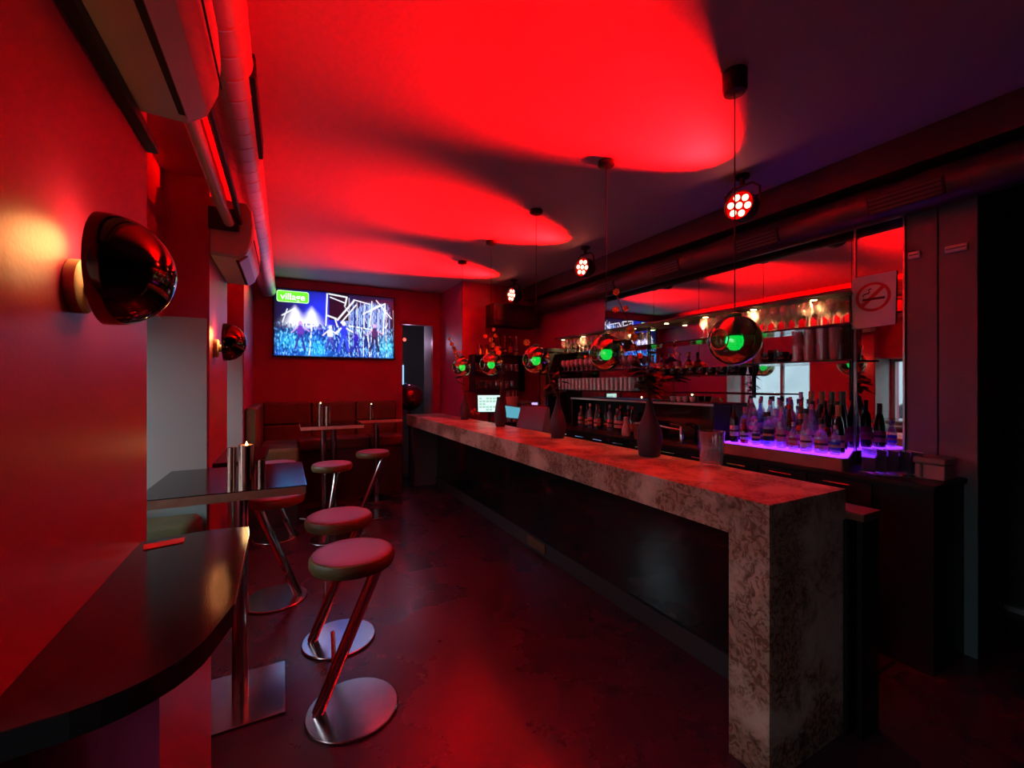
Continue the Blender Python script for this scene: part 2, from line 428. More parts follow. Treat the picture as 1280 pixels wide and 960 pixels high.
# ------------------------------------------------------------------ back counter with drawers
bc = thing('back_counter', 'black back counter under the mirror with chrome pulls', 'counter', (3.27, 3.4, 0))
bl(MB().box(3.05, 3.495, 0.97, 5.40, 1.0, 1.03), 'worktop', M_black, bc, bevel=0.003)
bl(MB().box(3.08, 3.495, 0.985, 5.40, 0.0, 0.999), 'carcass', M_black, bc, smooth=False)
yy = 1.25
while yy < 5.2:
    y1 = yy + (0.36 if yy < 1.5 else 0.33)
    dr = bl(MB().box(3.062, 3.079, yy+0.004, y1-0.004, 0.80, 0.985), 'drawer', M_black, bc, bevel=0.002)
    bl(MB().rod((3.045, (yy+y1)/2-0.075, 0.958), (3.045, (yy+y1)/2+0.075, 0.958), 0.006, 8)
         .rod((3.045, (yy+y1)/2-0.06, 0.958), (3.061, (yy+y1)/2-0.06, 0.958), 0.004, 6)
         .rod((3.045, (yy+y1)/2+0.06, 0.958), (3.061, (yy+y1)/2+0.06, 0.958), 0.004, 6), 'handle', M_chrome, dr)
    dd = bl(MB().box(3.062, 3.079, yy+0.004, y1-0.004, 0.12, 0.79), 'cupboard_door', M_black, bc, bevel=0.002)
    yy = y1
# short worktop along the bar's end wall
ec = thing('end_counter', 'dark counter along the red wall at the far end of the bar', 'counter', (2.9, 5.62, 0))
bl(MB().box(2.42, 3.495, 5.43, 5.825, 1.0, 1.03), 'worktop', M_black, ec, bevel=0.003)
bl(MB().box(2.44, 3.49, 5.45, 5.825, 0.0, 0.999), 'carcass', M_black, ec, smooth=False)

# lit bottle ledge
LY0, LY1, LZ = 1.335, 2.22, 1.125
ld = thing('bottle_ledge', 'box ledge with glowing violet top under the liquor bottles', 'ledge', (3.27, 1.78, 1.031))
bl(MB().prism([(3.05, LY1), (3.05, 1.40), (3.10, 1.385), (3.495, 1.53), (3.495, LY1)], 1.031, LZ-0.012), 'ledge_body', M_ledge, ld, bevel=0.002)
bl(MB().prism([(3.056, LY1-0.006), (3.056, 1.408), (3.102, 1.393), (3.490, 1.536), (3.490, LY1-0.006)], LZ-0.0115, LZ), 'lit_top', M_violet, ld, smooth=False)

# mirrors
def mirror(y0, y1, z0, z1, label):
    t = thing('wall_mirror', label, 'mirror', (RW-0.006, (y0+y1)/2, z0))
    bl(MB().box(RW-0.008, RW-0.001, y0, y1, z0, z1), 'mirror_pane', M_mirror, t, smooth=False)
    return t
mirror(1.262, 1.515, 1.032, 2.90, 'narrow tall wall mirror right of the bottles, below the no smoking sign')
mirror(1.530, 4.16, 1.032, 2.90, 'wide wall mirror behind the glass shelves, reflecting the red ceiling')
mirror(4.165, 5.0, 1.032, 2.17, 'low mirror at the far end, behind the wine glasses next to the dark column')
tag(MB().box(RW-0.016, RW-0.001, 1.517, 1.529, 1.035, 2.90).build('mirror_strip', M_trim, smooth=False), 'thin pale upright strip on the mirror seam by the bottles', 'trim strip')
tag(MB().box(RW-0.016, RW-0.0005, 1.252, 1.262, 1.035, 2.90).build('mirror_strip', M_trim, smooth=False), 'thin pale upright strip where the mirror meets the grey pier', 'trim strip')

# ------------------------------------------------------------------ shelving in front of the mirror
SX0, SX1 = 3.30, 3.485
SA, SB, SB2, SCZ = 1.987, 1.744, 1.660, 1.500
sh = thing('back_bar_shelving', 'back bar shelving with dark shelves of glasses under warm downlights', 'shelving', (3.4, 3.2, 1.031))
tb = ENDP = [(SX0, 1.465), (SX1, 1.535)]
bl(MB().prism(ENDP + [(SX1, 5.0), (SX0, 5.0)], 2.192, 2.212), 'top_board', M_ductdark, sh, bevel=0.002)
LAMPY = [1.72+0.45*k for k in range(8)]
for y in LAMPY:
    d = bl(MB().lathe([(0.012, 2.178), (0.024, 2.178), (0.024, 2.1915)], 14, (3.36, y, 0)), 'downlight', M_chrome, sh)
    bl(MB().lathe([(0.020, 2.1755), (0.020, 2.1775)], 14, (3.36, y, 0)), 'lamp_face', M_warm, d)
    l = bpy.data.lights.new('downlight_spot', 'SPOT'); l.energy = SPOT_POWER; l.color = (1.0, 0.66, 0.30)
    l.spot_size = R(120); l.spot_blend = 0.6; l.shadow_soft_size = 0.015
    lo = bpy.data.objects.new('downlight_spot', l); C.objects.link(lo); lo.location = (3.36, y, 2.172)
bl(MB().prism(ENDP + [(SX1, 5.0), (SX0, 5.0)], SA-0.014, SA-0.001), 'shelf', M_gloss, sh, bevel=0.001)
bl(MB().prism(ENDP + [(SX1, 2.24), (SX0, 2.24)], SB-0.014, SB-0.001), 'shelf', M_gloss, sh, bevel=0.001)
bl(MB().box(SX0, SX1, 2.26, 3.42, SB2-0.014, SB2-0.001), 'shelf', M_gloss, sh, bevel=0.001)
bl(MB().box(SX0, SX1, 3.44, 5.0, SB-0.014, SB-0.001), 'shelf', M_gloss, sh, bevel=0.001)
bl(MB().box(SX0, SX1, 2.9, 5.0, SCZ-0.014, SCZ-0.001), 'shelf', M_gloss, sh, bevel=0.001)
bl(MB().rod((3.34, 1.95, 1.494), (3.34, 2.9, 1.494), 0.006, 8), 'rail', M_black, sh)
for y in (1.545, 2.25, 3.43):
    bl(MB().box(SX1-0.012, SX1, y-0.006, y+0.006, 1.46, 2.19), 'upright', M_black, sh, smooth=False)
bl(MB().box(3.20, 3.495, 5.0, 5.25, 1.031, 2.02), 'end_column', M_black, sh, bevel=0.004)
bl(MB().box(3.192, 3.199, 5.06, 5.19, 1.031, 1.70), 'column_facing', M_wood, sh, bevel=0.002)
bl(MB().box(3.17, 3.495, 4.98, 5.27, 2.02, 2.07), 'cornice', M_black, sh, bevel=0.006)

# low black unit on the back counter: bottles in its open bay, dark front to the right
lu = thing('back_counter_unit', 'low black unit with pale top edge on the back counter', 'cabinet', (3.4, 3.4, 1.031))
bl(MB().box(3.26, 3.49, 2.46, 4.55, 1.38, 1.405), 'unit_top', M_black, lu, bevel=0.002)
bl(MB().box(3.252, 3.259, 2.46, 4.55, 1.383, 1.403), 'top_edging', M_trim, lu, smooth=False)
bl(MB().box(3.27, 3.283, 2.48, 3.42, 1.033, 1.379), 'front_pane', M_gloss, lu, smooth=False)
bl(MB().box(3.27, 3.485, 2.462, 2.478, 1.031, 1.379), 'side_panel', M_black, lu, smooth=False)
bl(MB().box(3.27, 3.485, 3.422, 3.438, 1.031, 1.379), 'side_panel', M_black, lu, smooth=False)
bl(MB().box(3.27, 3.485, 4.53, 4.55, 1.031, 1.379), 'side_panel', M_black, lu, smooth=False)
bl(MB().box(3.475, 3.488, 2.48, 4.53, 1.033, 1.379), 'back_panel', M_black, lu, smooth=False)

# shelves on the bar's end wall
ws = thing('wall_shelves', 'three dark wall shelves of glassware on the red wall at the bar end', 'shelves', (2.78, 5.73, 1.5))
for z in (2.0, 1.76, 1.51):
    bl(MB().box(2.37, 3.18, 5.63, 5.828, z-0.018, z-0.001), 'shelf', M_gloss, ws, bevel=0.001)
bl(MB().box(2.365, 2.380, 5.64, 5.828, 1.46, 2.0), 'side_panel', M_black, ws, smooth=False)
bl(MB().box(3.181, 3.195, 5.64, 5.828, 1.46, 2.0), 'side_panel', M_black, ws, smooth=False)

bx = thing('extractor_box', 'black rectangular box high on the red wall over the end shelves', 'vent box', (3.02, 5.70, 2.42))
bl(MB().box(2.63, 3.38, 5.55, 5.829, 2.42, 2.74), 'box_body', M_black, bx, bevel=0.006)
bl(MB().box(2.68, 3.33, 5.543, 5.549, 2.50, 2.66), 'front_grille', M_slot, bx, smooth=False)
bl(MB().lathe([(0.012, 0), (0.012, 0.006)], 10, (2.82, 5.549, 2.46), (0, -1, 0)), 'knob', M_chrome, bx)

# ------------------------------------------------------------------ ducts
def duct(name, label, x, z, r, y0, y1, m, seams, vents, vdir):
    t = thing(name, label, 'duct', (x, (y0+y1)/2, z))
    prof = [(r, 0)]
    n = int((y1-y0)/seams)
    for i in range(1, n):
        s = i*seams
        prof += [(r, s-0.008), (r+0.0015, s-0.003), (r+0.0015, s+0.003), (r, s+0.008)]
    prof.append((r, y1-y0))
    bl(MB().lathe(prof, 48, (x, y0, z), (0, 1, 0)), 'duct_pipe', m, t, angle=10)
    a = R(vdir); ca, sa = math.cos(a), math.sin(a)
    for (ya, yb) in vents:
        mb = MB(); w = 0.05
        def P(rad, tan, y): return (x + ca*rad - sa*tan, y, z + sa*rad + ca*tan)
        def slab(r0, r1, t0, t1, a_, b_):
            n0 = len(mb.v)
            mb.v += [P(r0,t0,a_),P(r1,t0,a_),P(r1,t0,b_),P(r0,t0,b_),P(r0,t1,a_),P(r1,t1,a_),P(r1,t1,b_),P(r0,t1,b_)]
            mb.f += [tuple(n0+q for q in f) for f in ((0,3,2,1),(4,5,6,7),(0,1,5,4),(1,2,6,5),(2,3,7,6),(3,0,4,7))]
        slab(r-0.02, r+0.006, -w, w, ya, yb)
        v = bl(mb, 'vent_grille', M_slot, t, smooth=False)
        mb = MB()
        for k in range(4):
            tt = -w*0.75 + k*w*0.5
            slab(r+0.0065, r+0.0095, tt-0.006, tt+0.006, ya+0.01, yb-0.01)
        bl(mb, 'grille_bars', M_ductdark, v, smooth=False)
    return t
duct('ventilation_duct', 'galvanised round ventilation duct along the ceiling above the left wall', -0.215, 2.865, 0.098, -2.6, 6.77, M_duct, 0.14, [(2.03, 2.74)], 0)
duct('ventilation_duct', 'dark round ventilation duct with slot grilles in front of the mirror top', 3.38, 2.73, 0.115, -1.8, 5.54, M_ductdark, 0.9, [(1.0, 1.36), (1.92, 2.26), (2.84, 3.16), (3.74, 4.04)], 197)

# ------------------------------------------------------------------ air conditioners and their pipe trunk
def aircon(y0, y1, dz, label):
    t = thing('air_conditioner', label, 'air conditioner', (LW, (y0+y1)/2, 2.25))
    sec = [(LW+0.002, 2.24), (-0.25, 2.235), (-0.205, 2.27), (-0.178, 2.34), (-0.170, 2.44), (-0.178, 2.53), (-0.20, 2.565), (LW+0.002, 2.575)]
    L = y1-y0
    body = MB().prism([(x, z) for x, z in sec], y0+0.02, y1-0.02, 'y')
    bl(body, 'ac_body', M_ac, t, bevel=0.006)
    for a, b in ((y0, y0+0.019), (y1-0.019, y1)):
        bl(MB().prism([(x*0.985-0.004, (z-2.4)*0.96+2.4) for x, z in sec], a, b, 'y'), 'end_cap', M_ac, t, bevel=0.006)
    bl(MB().prism([(-0.262, 2.229), (-0.247, 2.229), (-0.247, 2.240), (-0.262, 2.240)], y0+0.07, y1-0.07, 'y'), 'air_slot', M_slot, t, smooth=False)
    bl(MB().prism([(-0.242, 2.222), (-0.199, 2.262), (-0.203, 2.268), (-0.246, 2.228)], y0+0.06, y1-0.06, 'y'), 'louver', M_ac, t, smooth=False)
    bl(MB().prism([(-0.170, 2.352), (-0.1655, 2.352), (-0.1655, 2.356), (-0.170, 2.356)], y0+0.03, y1-0.03, 'y'), 'panel_seam', M_slot, t, smooth=False)
    t.location.z += dz
    return t
aircon(0.60, 1.555, 0.095, 'large white air conditioner at top left, nearest the camera, lit red')
aircon(2.97, 3.80, 0.08, 'smaller white air conditioner further along the wall, above the small far sconce')
pt = thing('pipe_trunk', 'run of insulated pipes on the left wall between the two air conditioners', 'pipes', (-0.36, 2.1, 2.45))
bl(MB().tube([(-0.285, 1.56, 2.50), (-0.29, 1.8, 2.50), (-0.295, 2.6, 2.50), (-0.285, 2.965, 2.50)], 0.026, 10), 'pipe', M_ac, pt)
bl(MB().tube([(-0.235, 1.56, 2.52), (-0.235, 1.9, 2.535), (-0.235, 2.6, 2.535), (-0.235, 2.965, 2.52)], 0.014, 8), 'pipe', M_black, pt)
bl(MB().box(LW+0.001, LW+0.03, 0.5, 1.73, 2.305, 2.333), 'cable_trunk', M_black, pt, smooth=False)
bl(MB().box(LW+0.001, -0.24, 1.70, 1.73, 2.46, 2.56), 'bracket', M_ac, pt, smooth=False)
bl(MB().box(LW+0.001, -0.24, 2.93, 2.96, 2.46, 2.58), 'bracket', M_black, pt, smooth=False)

# ------------------------------------------------------------------ wall sconces
def sconce(y, z, label):
    t = thing('wall_sconce', label, 'wall lamp', (LW, y, z))
    bl(MB().lathe([(0.055, 0.0), (0.055, 0.018), (0.050, 0.022)], 28, (LW+0.001, y, z-0.04), (1,0,0)), 'wall_plate', M_puck, t)
    bl(MB().lathe([(0.022, 0.022), (0.022, 0.055)], 16, (LW+0.001, y, z-0.04), (1,0,0)), 'lamp_holder', M_puck, t)
    prof = []
    for k in range(15):
        a = math.pi/2*k/14
        prof.append((max(1e-5, 0.116*math.cos(a)), 0.012 + 0.110*math.sin(a)))
    inner = [(max(1e-5, r*0.965), zz*0.965+0.0004) for r, zz in prof][::-1]
    full = inner[1:] + [(0.1135, 0.0), (0.116, 0.0)] + prof
    bl(MB().lathe(full, 40, (LW+0.048, y, z), (1,0,0), cap=False), 'dome_shade', M_copper, t, angle=60)
    bl(MB().ball((LW+0.075, y, z-0.02), 0.022, 12, 8), 'bulb', mat('warm bulb', (0,0,0), 0.4, emit=(1.0, 0.50, 0.18), gain=7), t)
    l = bpy.data.lights.new('sconce_light', 'POINT'); l.energy = SCONCE_POWER; l.color = (1.0, 0.38, 0.11); l.shadow_soft_size = 0.045
    lo = bpy.data.objects.new('sconce_light', l); C.objects.link(lo); lo.location = (LW+0.058, y, z+0.045)
sconce(1.20, 1.817, 'large dark copper dome sconce on the near left wall')
sconce(3.18, 1.835, 'small looking copper dome sconce on the second pier, below the far air conditioner')

# ------------------------------------------------------------------ stage lights
def stage_light(y, label):
    x, z = 2.84, 2.84
    t = thing('stage_light', label, 'stage light', (x, y, CEIL), group='red stage lights over the bar')
    ax = Vector((-0.985, -0.17, -0.02)).normalized()
    c = Vector((x, y, z))
    bl(MB().lathe([(0.02, -0.03), (0.075, -0.02), (0.098, 0.02), (0.104, 0.10), (0.104, 0.125), (0.098, 0.125), (0.096, 0.108)], 26, c-ax*0.11, ax), 'lamp_can', M_black, t)
    bl(MB().lathe([(0.094, 0.0), (0.094, 0.004)], 26, c-ax*0.006, ax), 'lens_plate', M_lens, t)
    side = ax.cross(Vector((0,0,1))).normalized(); up = side.cross(ax)
    for k in range(7):
        p = c.copy() if k == 0 else c + side*0.060*math.cos(k*math.pi/3+0.26) + up*0.060*math.sin(k*math.pi/3+0.26)
        bl(MB().lathe([(0.023, 0.0), (0.021, 0.006), (0.012, 0.010), (0.0001, 0.012)], 14, p-ax*0.001, ax), 'led', M_led, t)
    yk = [c+side*0.118-ax*0.05, c+side*0.118+up*0.11-ax*0.05, c+side*0.07+up*0.15-ax*0.05, c-side*0.07+up*0.15-ax*0.05, c-side*0.118+up*0.11-ax*0.05, c-side*0.118-ax*0.05]
    bl(MB().tube(yk, 0.009, 8), 'yoke', M_black, t)
    top = c+up*0.15-ax*0.05
    bl(MB().rod(top, (top.x, top.y, CEIL-0.001), 0.018, 12).lathe([(0.05, 0), (0.05, 0.018)], 16, (top.x, top.y, CEIL-0.019)), 'ceiling_clamp', M_black, t)
    l = bpy.data.lights.new('stage_spot', 'SPOT'); l.energy = PAR_POWER; l.color = PAR_COLOR
    l.spot_size = R(54); l.spot_blend = 1.0; l.shadow_soft_size = 0.12
    lo = bpy.data.objects.new('stage_spot', l); C.objects.link(lo)
    lo.location = c + ax*0.03
    aim = Vector((-1.0, -0.08, 0.31))
    lo.rotation_euler = aim.to_track_quat('-Z', 'Y').to_euler()
    l2 = bpy.data.lights.new('stage_spill', 'SPOT'); l2.energy = PAR_SPILL; l2.color = PAR_COLOR     # wide skirt of the same lenses
    l2.spot_size = R(104); l2.spot_blend = 1.0; l2.shadow_soft_size = 0.09
    lo2 = bpy.data.objects.new('stage_spill', l2); C.objects.link(lo2); lo2.location = c + ax*0.03
    lo2.rotation_euler = Vector((-0.95, -0.02, -0.95)).to_track_quat('-Z', 'Y').to_euler()
stage_light(1.94, 'nearest red stage light, above the near pendant globe')
stage_light(3.756, 'middle one of the three red stage lights')
stage_light(5.40, 'farthest and smallest looking red stage light, before the black box')

# ------------------------------------------------------------------ pendant globes
def globe_mesh(r, hole_dir, hole_ang):
    """sphere with a round opening cut towards hole_dir"""
    prof = []
    n = 22
    a0 = hole_ang
    for k in range(n+1):
        a = a0 + (math.pi-a0)*k/n
        prof.append((max(1e-5, r*math.sin(a)), r*math.cos(a)))
    rim = [(r*math.sin(a0)-0.006, r*math.cos(a0)-0.002), (r*math.sin(a0)-0.003, r*math.cos(a0)+0.003)]
    return MB().lathe(rim + prof, 40, (0,0,0), hole_dir, cap=False)
PY = [1.32, 2.25, 3.16, 4.07, 4.90]
PEND = ['nearest and largest looking', 'second nearest', 'middle', 'fourth from the camera', 'farthest']
for i, y in enumerate(PY):
    t = thing('pendant_lamp', '%s smoked glass globe pendant with green bulb above the bar' % PEND[i], 'pendant lamp', (1.9, y, CEIL), group='globe pendants over the bar')
    z = 1.785; r = 0.118
    hd = Vector((-1.0, 0.03, 0.0)) if i == 0 else Vector((-1.0, -0.12, -0.04))
    m = globe_mesh(r, hd, 0.42)
    gb = m.build('glass_globe', M_globe, t, loc=(0, 0, z-CEIL), angle=70)
    hr = r*math.sin(0.42); hz = r*math.cos(0.42)
    MB().lathe([(hr+0.0035*math.cos(q*math.pi/4), hz+0.0035*math.sin(q*math.pi/4)) for q in range(9)], 36, (0,0,0), hd, cap=False).build('opening_rim', M_chrome, t, loc=(0, 0, z-CEIL))
    MB().lathe([(0.0001, -0.045), (0.022, -0.040), (0.036, -0.020), (0.040, 0.0), (0.034, 0.022), (0.020, 0.030)], 18).build('bulb', M_green, t, loc=(0, 0, z-CEIL-0.005))
    MB().lathe([(0.030, 0.026), (0.030, 0.030), (0.020, 0.062), (0.016, 0.075), (0.016, 0.118), (0.030, 0.120), (0.030, 0.132), (0.004, 0.140)], 18).build('lamp_holder', mat('green lit socket', (0.02, 0.30, 0.10), 0.4), t, loc=(0, 0, z-CEIL-0.005))
    MB().cyl((0,0,0), 0.003, z-CEIL+0.13, -0.10 if i == 0 else -0.03, 8).build('cord', M_black, t)
    ch = 1.0 if i == 0 else 0.32
    MB().lathe([(0.012, -0.105*ch), (0.048, -0.10*ch), (0.055, -0.085*ch), (0.055, -0.001)], 22).build('ceiling_cup', M_black, t)

# ------------------------------------------------------------------ television
def paint_tv(W, H):
    a = np.zeros((H, W, 3), np.float32)
    yy, xx = np.mgrid[0:H, 0:W]; u = xx/(W-1); v = yy/(H-1)
    rng = np.random.RandomState(3)
    a[...] = np.array([0.002, 0.006, 0.03])
    def add(mask, c): a[...] += mask[..., None]*np.array(c, np.float32)
    def put(mask, c):
        a[...] = a*(1-mask[..., None]) + mask[..., None]*np.array(c, np.float32)
    # blue haze
    add(np.exp(-((u-0.36)/0.16)**2-((v-0.34)/0.34)**2), (0.0, 0.02, 0.65))
    add(np.clip((v-0.55)/0.4, 0, 1)*0.55, (0.0, 0.07, 0.55))
    add(np.exp(-((u-0.12)/0.12)**2-((v-0.78)/0.13)**2), (0.02, 0.30, 0.55))
    add(np.exp(-((u-0.33)/0.08)**2-((v-0.88)/0.15)**2), (0.02, 0.35, 0.75))
    add(np.exp(-((u-0.95)/0.08)**2-((v-0.82)/0.16)**2), (0.05, 0.45, 0.60))
    for cx in (0.16, 0.29):      # two white flare fountains
        w = 0.012+0.075*np.clip((v-0.24)/0.32, 0, 1)
        add(np.exp(-((u-cx)/w)**2)*np.clip((v-0.22)/0.12, 0, 1)*np.clip((0.60-v)/0.10, 0, 1), (0.8, 0.78, 0.85))
    vs = rng.rand(1, W)*0.6 + np.kron(rng.rand(H//6+1, W), np.ones((6, 1)))[:H]*0.7
    tower = np.clip((u-0.52)/0.10, 0, 1)*np.clip((0.97-u)/0.05, 0, 1)*np.clip((v-(0.42-0.55*np.clip(u-0.5, 0, 0.25)/0.25*0.6))/0.05, 0, 1)*np.clip((0.66-v)/0.1, 0, 1)
    add(tower*np.clip((vs-0.62)/0.2, 0, 1)*0.8, (0.30, 0.50, 0.85))
    add(tower*0.25, (0.0, 0.05, 0.45))
    def line(x0, y0, x1, y1, w, c, k=1.0):
        dx, dy = (x1-x0)*1.76, y1-y0
        L2 = dx*dx+dy*dy
        px, py = (u-x0)*1.76, v-y0
        t = np.clip((px*dx+py*dy)/L2, 0, 1)
        d = np.hypot(px-t*dx, py-t*dy)
        put(np.clip(1.4-d/(w*0.72), 0, 1)*k, c)
    wh = (0.85, 0.90, 1.0); pb = (0.22, 0.42, 0.95)
    put(((u > 0.43) & (u < 0.60) & (v < 0.42)).astype(np.float32), (0.004, 0.003, 0.012))
    # scaffold towers
    for k in range(13):
        x = 0.60+0.033*k
        line(x, 0.06+0.02*(k % 3)+0.012*k, x+rng.uniform(-.01, .012), 0.98, 0.006, pb if k % 2 else wh, 0.8)
    for k in range(24):
        x0 = rng.uniform(0.50, 0.95); y0 = rng.uniform(0.1, 0.6)
        line(x0, y0, x0+rng.uniform(-.07, .07), y0+rng.uniform(.03, .14), 0.006, wh if k % 2 else pb, 0.75)
    for (x0, y0, x1, y1, w) in ((0.415,0.02,0.405,0.52,.012),(0.43,0.02,0.58,0.05,.014),(0.58,0.05,0.565,0.18,.014),(0.44,0.07,0.56,0.14,.010),
                                (0.50,0.42,0.64,0.10,.016),(0.53,0.46,0.66,0.16,.012),(0.42,0.36,0.49,0.40,.016),(0.50,0.52,0.48,0.40,.012),
                                (0.64,0.08,0.78,0.13,.010),(0.72,0.30,0.88,0.12,.010),(0.80,0.08,0.78,0.5,.009),(0.78,0.24,0.92,0.10,.012),(0.84,0.06,0.98,0.34,.010),
                                (0.92,0.12,0.90,0.62,.009),(0.60,0.50,0.80,0.54,.010),(0.76,0.58,0.78,0.98,.010),(0.29,0.56,0.27,0.98,.010),(0.06,0.40,0.16,0.28,.01),(0.10,0.30,0.06,0.52,.008)):
        line(x0, y0, x1, y1, w, wh, 0.9)
    # crowd texture and dancers
    n = rng.rand(H, W)
    for _ in range(2):
        n = (n + np.roll(n, 1, 0) + np.roll(n, -1, 0) + np.roll(n, 1, 1)*0.5 + np.roll(n, 2, 0)*0.5)/4
    n = (n-n.min())/(n.max()-n.min())
    add(np.clip((n-0.60)/0.08, 0, 1)*(v > 0.5)*0.7, (0.20, 0.50, 0.95))
    put(np.clip((0.42-n)/0.06, 0, 1)*((v > 0.5) & (v < 0.97))*0.8, (0.003, 0.005, 0.09))
    def ell(cx, cy, rx, ry, c, k=1.0):
        d = ((u-cx)/rx)**2+((v-cy)/ry)**2
        put(np.clip(2.2-1.6*d, 0, 1)*k, c)
    def dancer(x, y, s, body, legs, skin):
        ell(x, y, 0.013*s, 0.028*s, skin)
        ell(x, y+0.10*s, 0.024*s, 0.075*s, body)
        line(x-0.02*s, y+0.06*s, x-0.06*s, y+0.13*s, 0.012*s, skin); line(x+0.02*s, y+0.06*s, x+0.06*s, y+0.10*s, 0.012*s, skin)
        line(x-0.008*s, y+0.16*s, x-0.035*s, y+0.34*s, 0.022*s, legs); line(x+0.008*s, y+0.16*s, x+0.03*s, y+0.34*s, 0.022*s, legs)
    dancer(0.20, 0.50, 1.15, (0.10, 0.03, 0.35), (0.02, 0.02, 0.22), (0.45, 0.25, 0.55))
    dancer(0.44, 0.54, 1.0, (0.55, 0.6, 0.8), (0.03, 0.03, 0.30), (0.7, 0.65, 0.8))
    dancer(0.555, 0.47, 1.25, (0.01, 0.03, 0.55), (0.02, 0.05, 0.75), (0.8, 0.8, 0.95))
    dancer(0.66, 0.60, 0.9, (0.01, 0.01, 0.35), (0.01, 0.01, 0.30), (0.2, 0.25, 0.6))
    dancer(0.825, 0.48, 1.2, (0.04, 0.02, 0.10), (0.01, 0.01, 0.05), (0.50, 0.28, 0.55))
    a *= (0.35+0.65*np.clip(np.minimum.reduce([u/0.03, (1-u)/0.03, v/0.03, (1-v)/0.03]), 0, 1))[..., None]
    return a
TX0, TX1, TZ0, TZ1 = -0.156, 1.507, 1.955, 2.925
tv = thing('television', 'large flat television on the red back wall showing dancers on a blue stage', 'television', (0.675, YB-0.03, TZ0))
bl(MB().box(TX0, TX1, YB-0.055, YB-0.012, TZ0, TZ1), 'tv_body', M_black, tv, bevel=0.004)
bl(MB().box(TX0+0.4, TX1-0.4, YB-0.0115, YB-0.001, TZ0+0.25, TZ1-0.25), 'wall_mount', M_black, tv, smooth=False)
W_, H_ = 200, 116
img = paint_tv(W_, H_)
sx = np.linspace(TX0+0.014, TX1-0.014, W_); sz = np.linspace(TZ1-0.014, TZ0+0.018, H_)
vv = [(float(x), YB-0.0555, float(z)) for z in sz for x in sx]
ff = [(j*W_+i, (j+1)*W_+i, (j+1)*W_+i+1, j*W_+i+1) for j in range(H_-1) for i in range(W_-1)]
smb = MB(); smb.v = vv; smb.f = ff
M_tv = bpy.data.materials.new('screen picture'); M_tv.use_nodes = True
nt = M_tv.node_tree; b = nt.nodes['Principled BSDF']
b.inputs['Base Color'].default_value = (0.004, 0.004, 0.004, 1); b.inputs['Roughness'].default_value = 0.25
at = nt.nodes.new('ShaderNodeVertexColor'); at.layer_name = 'picture'
nt.links.new(at.outputs['Color'], b.inputs['Emission Color']); b.inputs['Emission Strength'].default_value = TV_GAIN
scr = bl(smb, 'screen', M_tv, tv, smooth=False)
ca = scr.data.color_attributes.new('picture', 'FLOAT_COLOR', 'POINT')
buf = np.ones((W_*H_, 4), np.float32); buf[:, :3] = img.reshape(-1, 3)
ca.data.foreach_set('color', buf.ravel())
def rrect(x0, x1, z0, z1, r, n=5):
    p = []
    for cx, cz, a0 in ((x1-r, z1-r, 0), (x0+r, z1-r, 90), (x0+r, z0+r, 180), (x1-r, z0+r, 270)):
        for k in range(n+1):
            a = R(a0+90*k/n); p.append((cx+r*math.cos(a), cz+r*math.sin(a)))
    return p
M_lgreen = mat('logo green', (0,0,0), 0.4, emit=(0.10, 0.75, 0.02), gain=1.0)
M_lrim = mat('logo rim', (0,0,0), 0.4, emit=(0.45, 1.0, 0.35), gain=1.0)
M_lwhite = mat('logo white', (0,0,0), 0.4, emit=(1, 1, 1), gain=1.1)
bl(MB().prism(rrect(-0.110, 0.295, 2.725, 2.885, 0.03), YB-0.0580, YB-0.0562, 'y'), 'logo_rim', M_lrim, tv, smooth=False)
bl(MB().prism(rrect(-0.100, 0.285, 2.735, 2.875, 0.025), YB-0.0590, YB-0.0581, 'y'), 'logo_plate', M_lgreen, tv, smooth=False)
fc = bpy.data.curves.new('logo_text', 'FONT'); fc.body = 'village'; fc.size = 0.128; fc.align_x = 'CENTER'; fc.align_y = 'CENTER'; fc.extrude = 0.0005; fc.offset = 0.0006
fc.materials.append(M_lwhite)
f0 = bpy.data.objects.new('logo_curve', fc)
lm = bpy.data.meshes.new_from_object(f0); bpy.data.objects.remove(f0)
fo = bpy.data.objects.new('logo_text', lm); C.objects.link(fo); fo.parent = tv
fo.location = Vector((0.092, YB-0.0600, 2.800)) - tv.location; fo.rotation_euler = (R(90), 0, 0)

# ------------------------------------------------------------------ tables
def table(label, x0, x1, y0, y1, poles, base, z=1.10, th=0.042, poly=None, edge=True, em=None):
    t = thing('bar_table', label, 'table', ((x0+x1)/2, (y0+y1)/2, 0))
    pl = poly or [(x0, y0), (x1, y0), (x1, y1), (x0, y1)]
    bl(MB().prism(pl, z-0.004, z), 'tabletop', M_tabletop, t, smooth=False)
    bl(MB().prism(pl, z-th, z-0.0045), 'edge_band', em or (M_tableedge if edge else M_black), t, smooth=False)
    for (px, py) in poles:
        bl(MB().cyl((px, py, 0), 0.036, 0.013 if base else 0.0, z-th-0.008, 20), 'pole', M_steel, t)
        bl(MB().box(px-0.11, px+0.11, py-0.11, py+0.11, z-th-0.008, z-th-0.001), 'top_plate', M_black, t, smooth=False)
    for (bx0, bx1, by0, by1) in base:
        bl(MB().box(bx0, bx1, by0, by1, 0.002, 0.012), 'base_plate', M_steel, t, bevel=0.003)
    return t
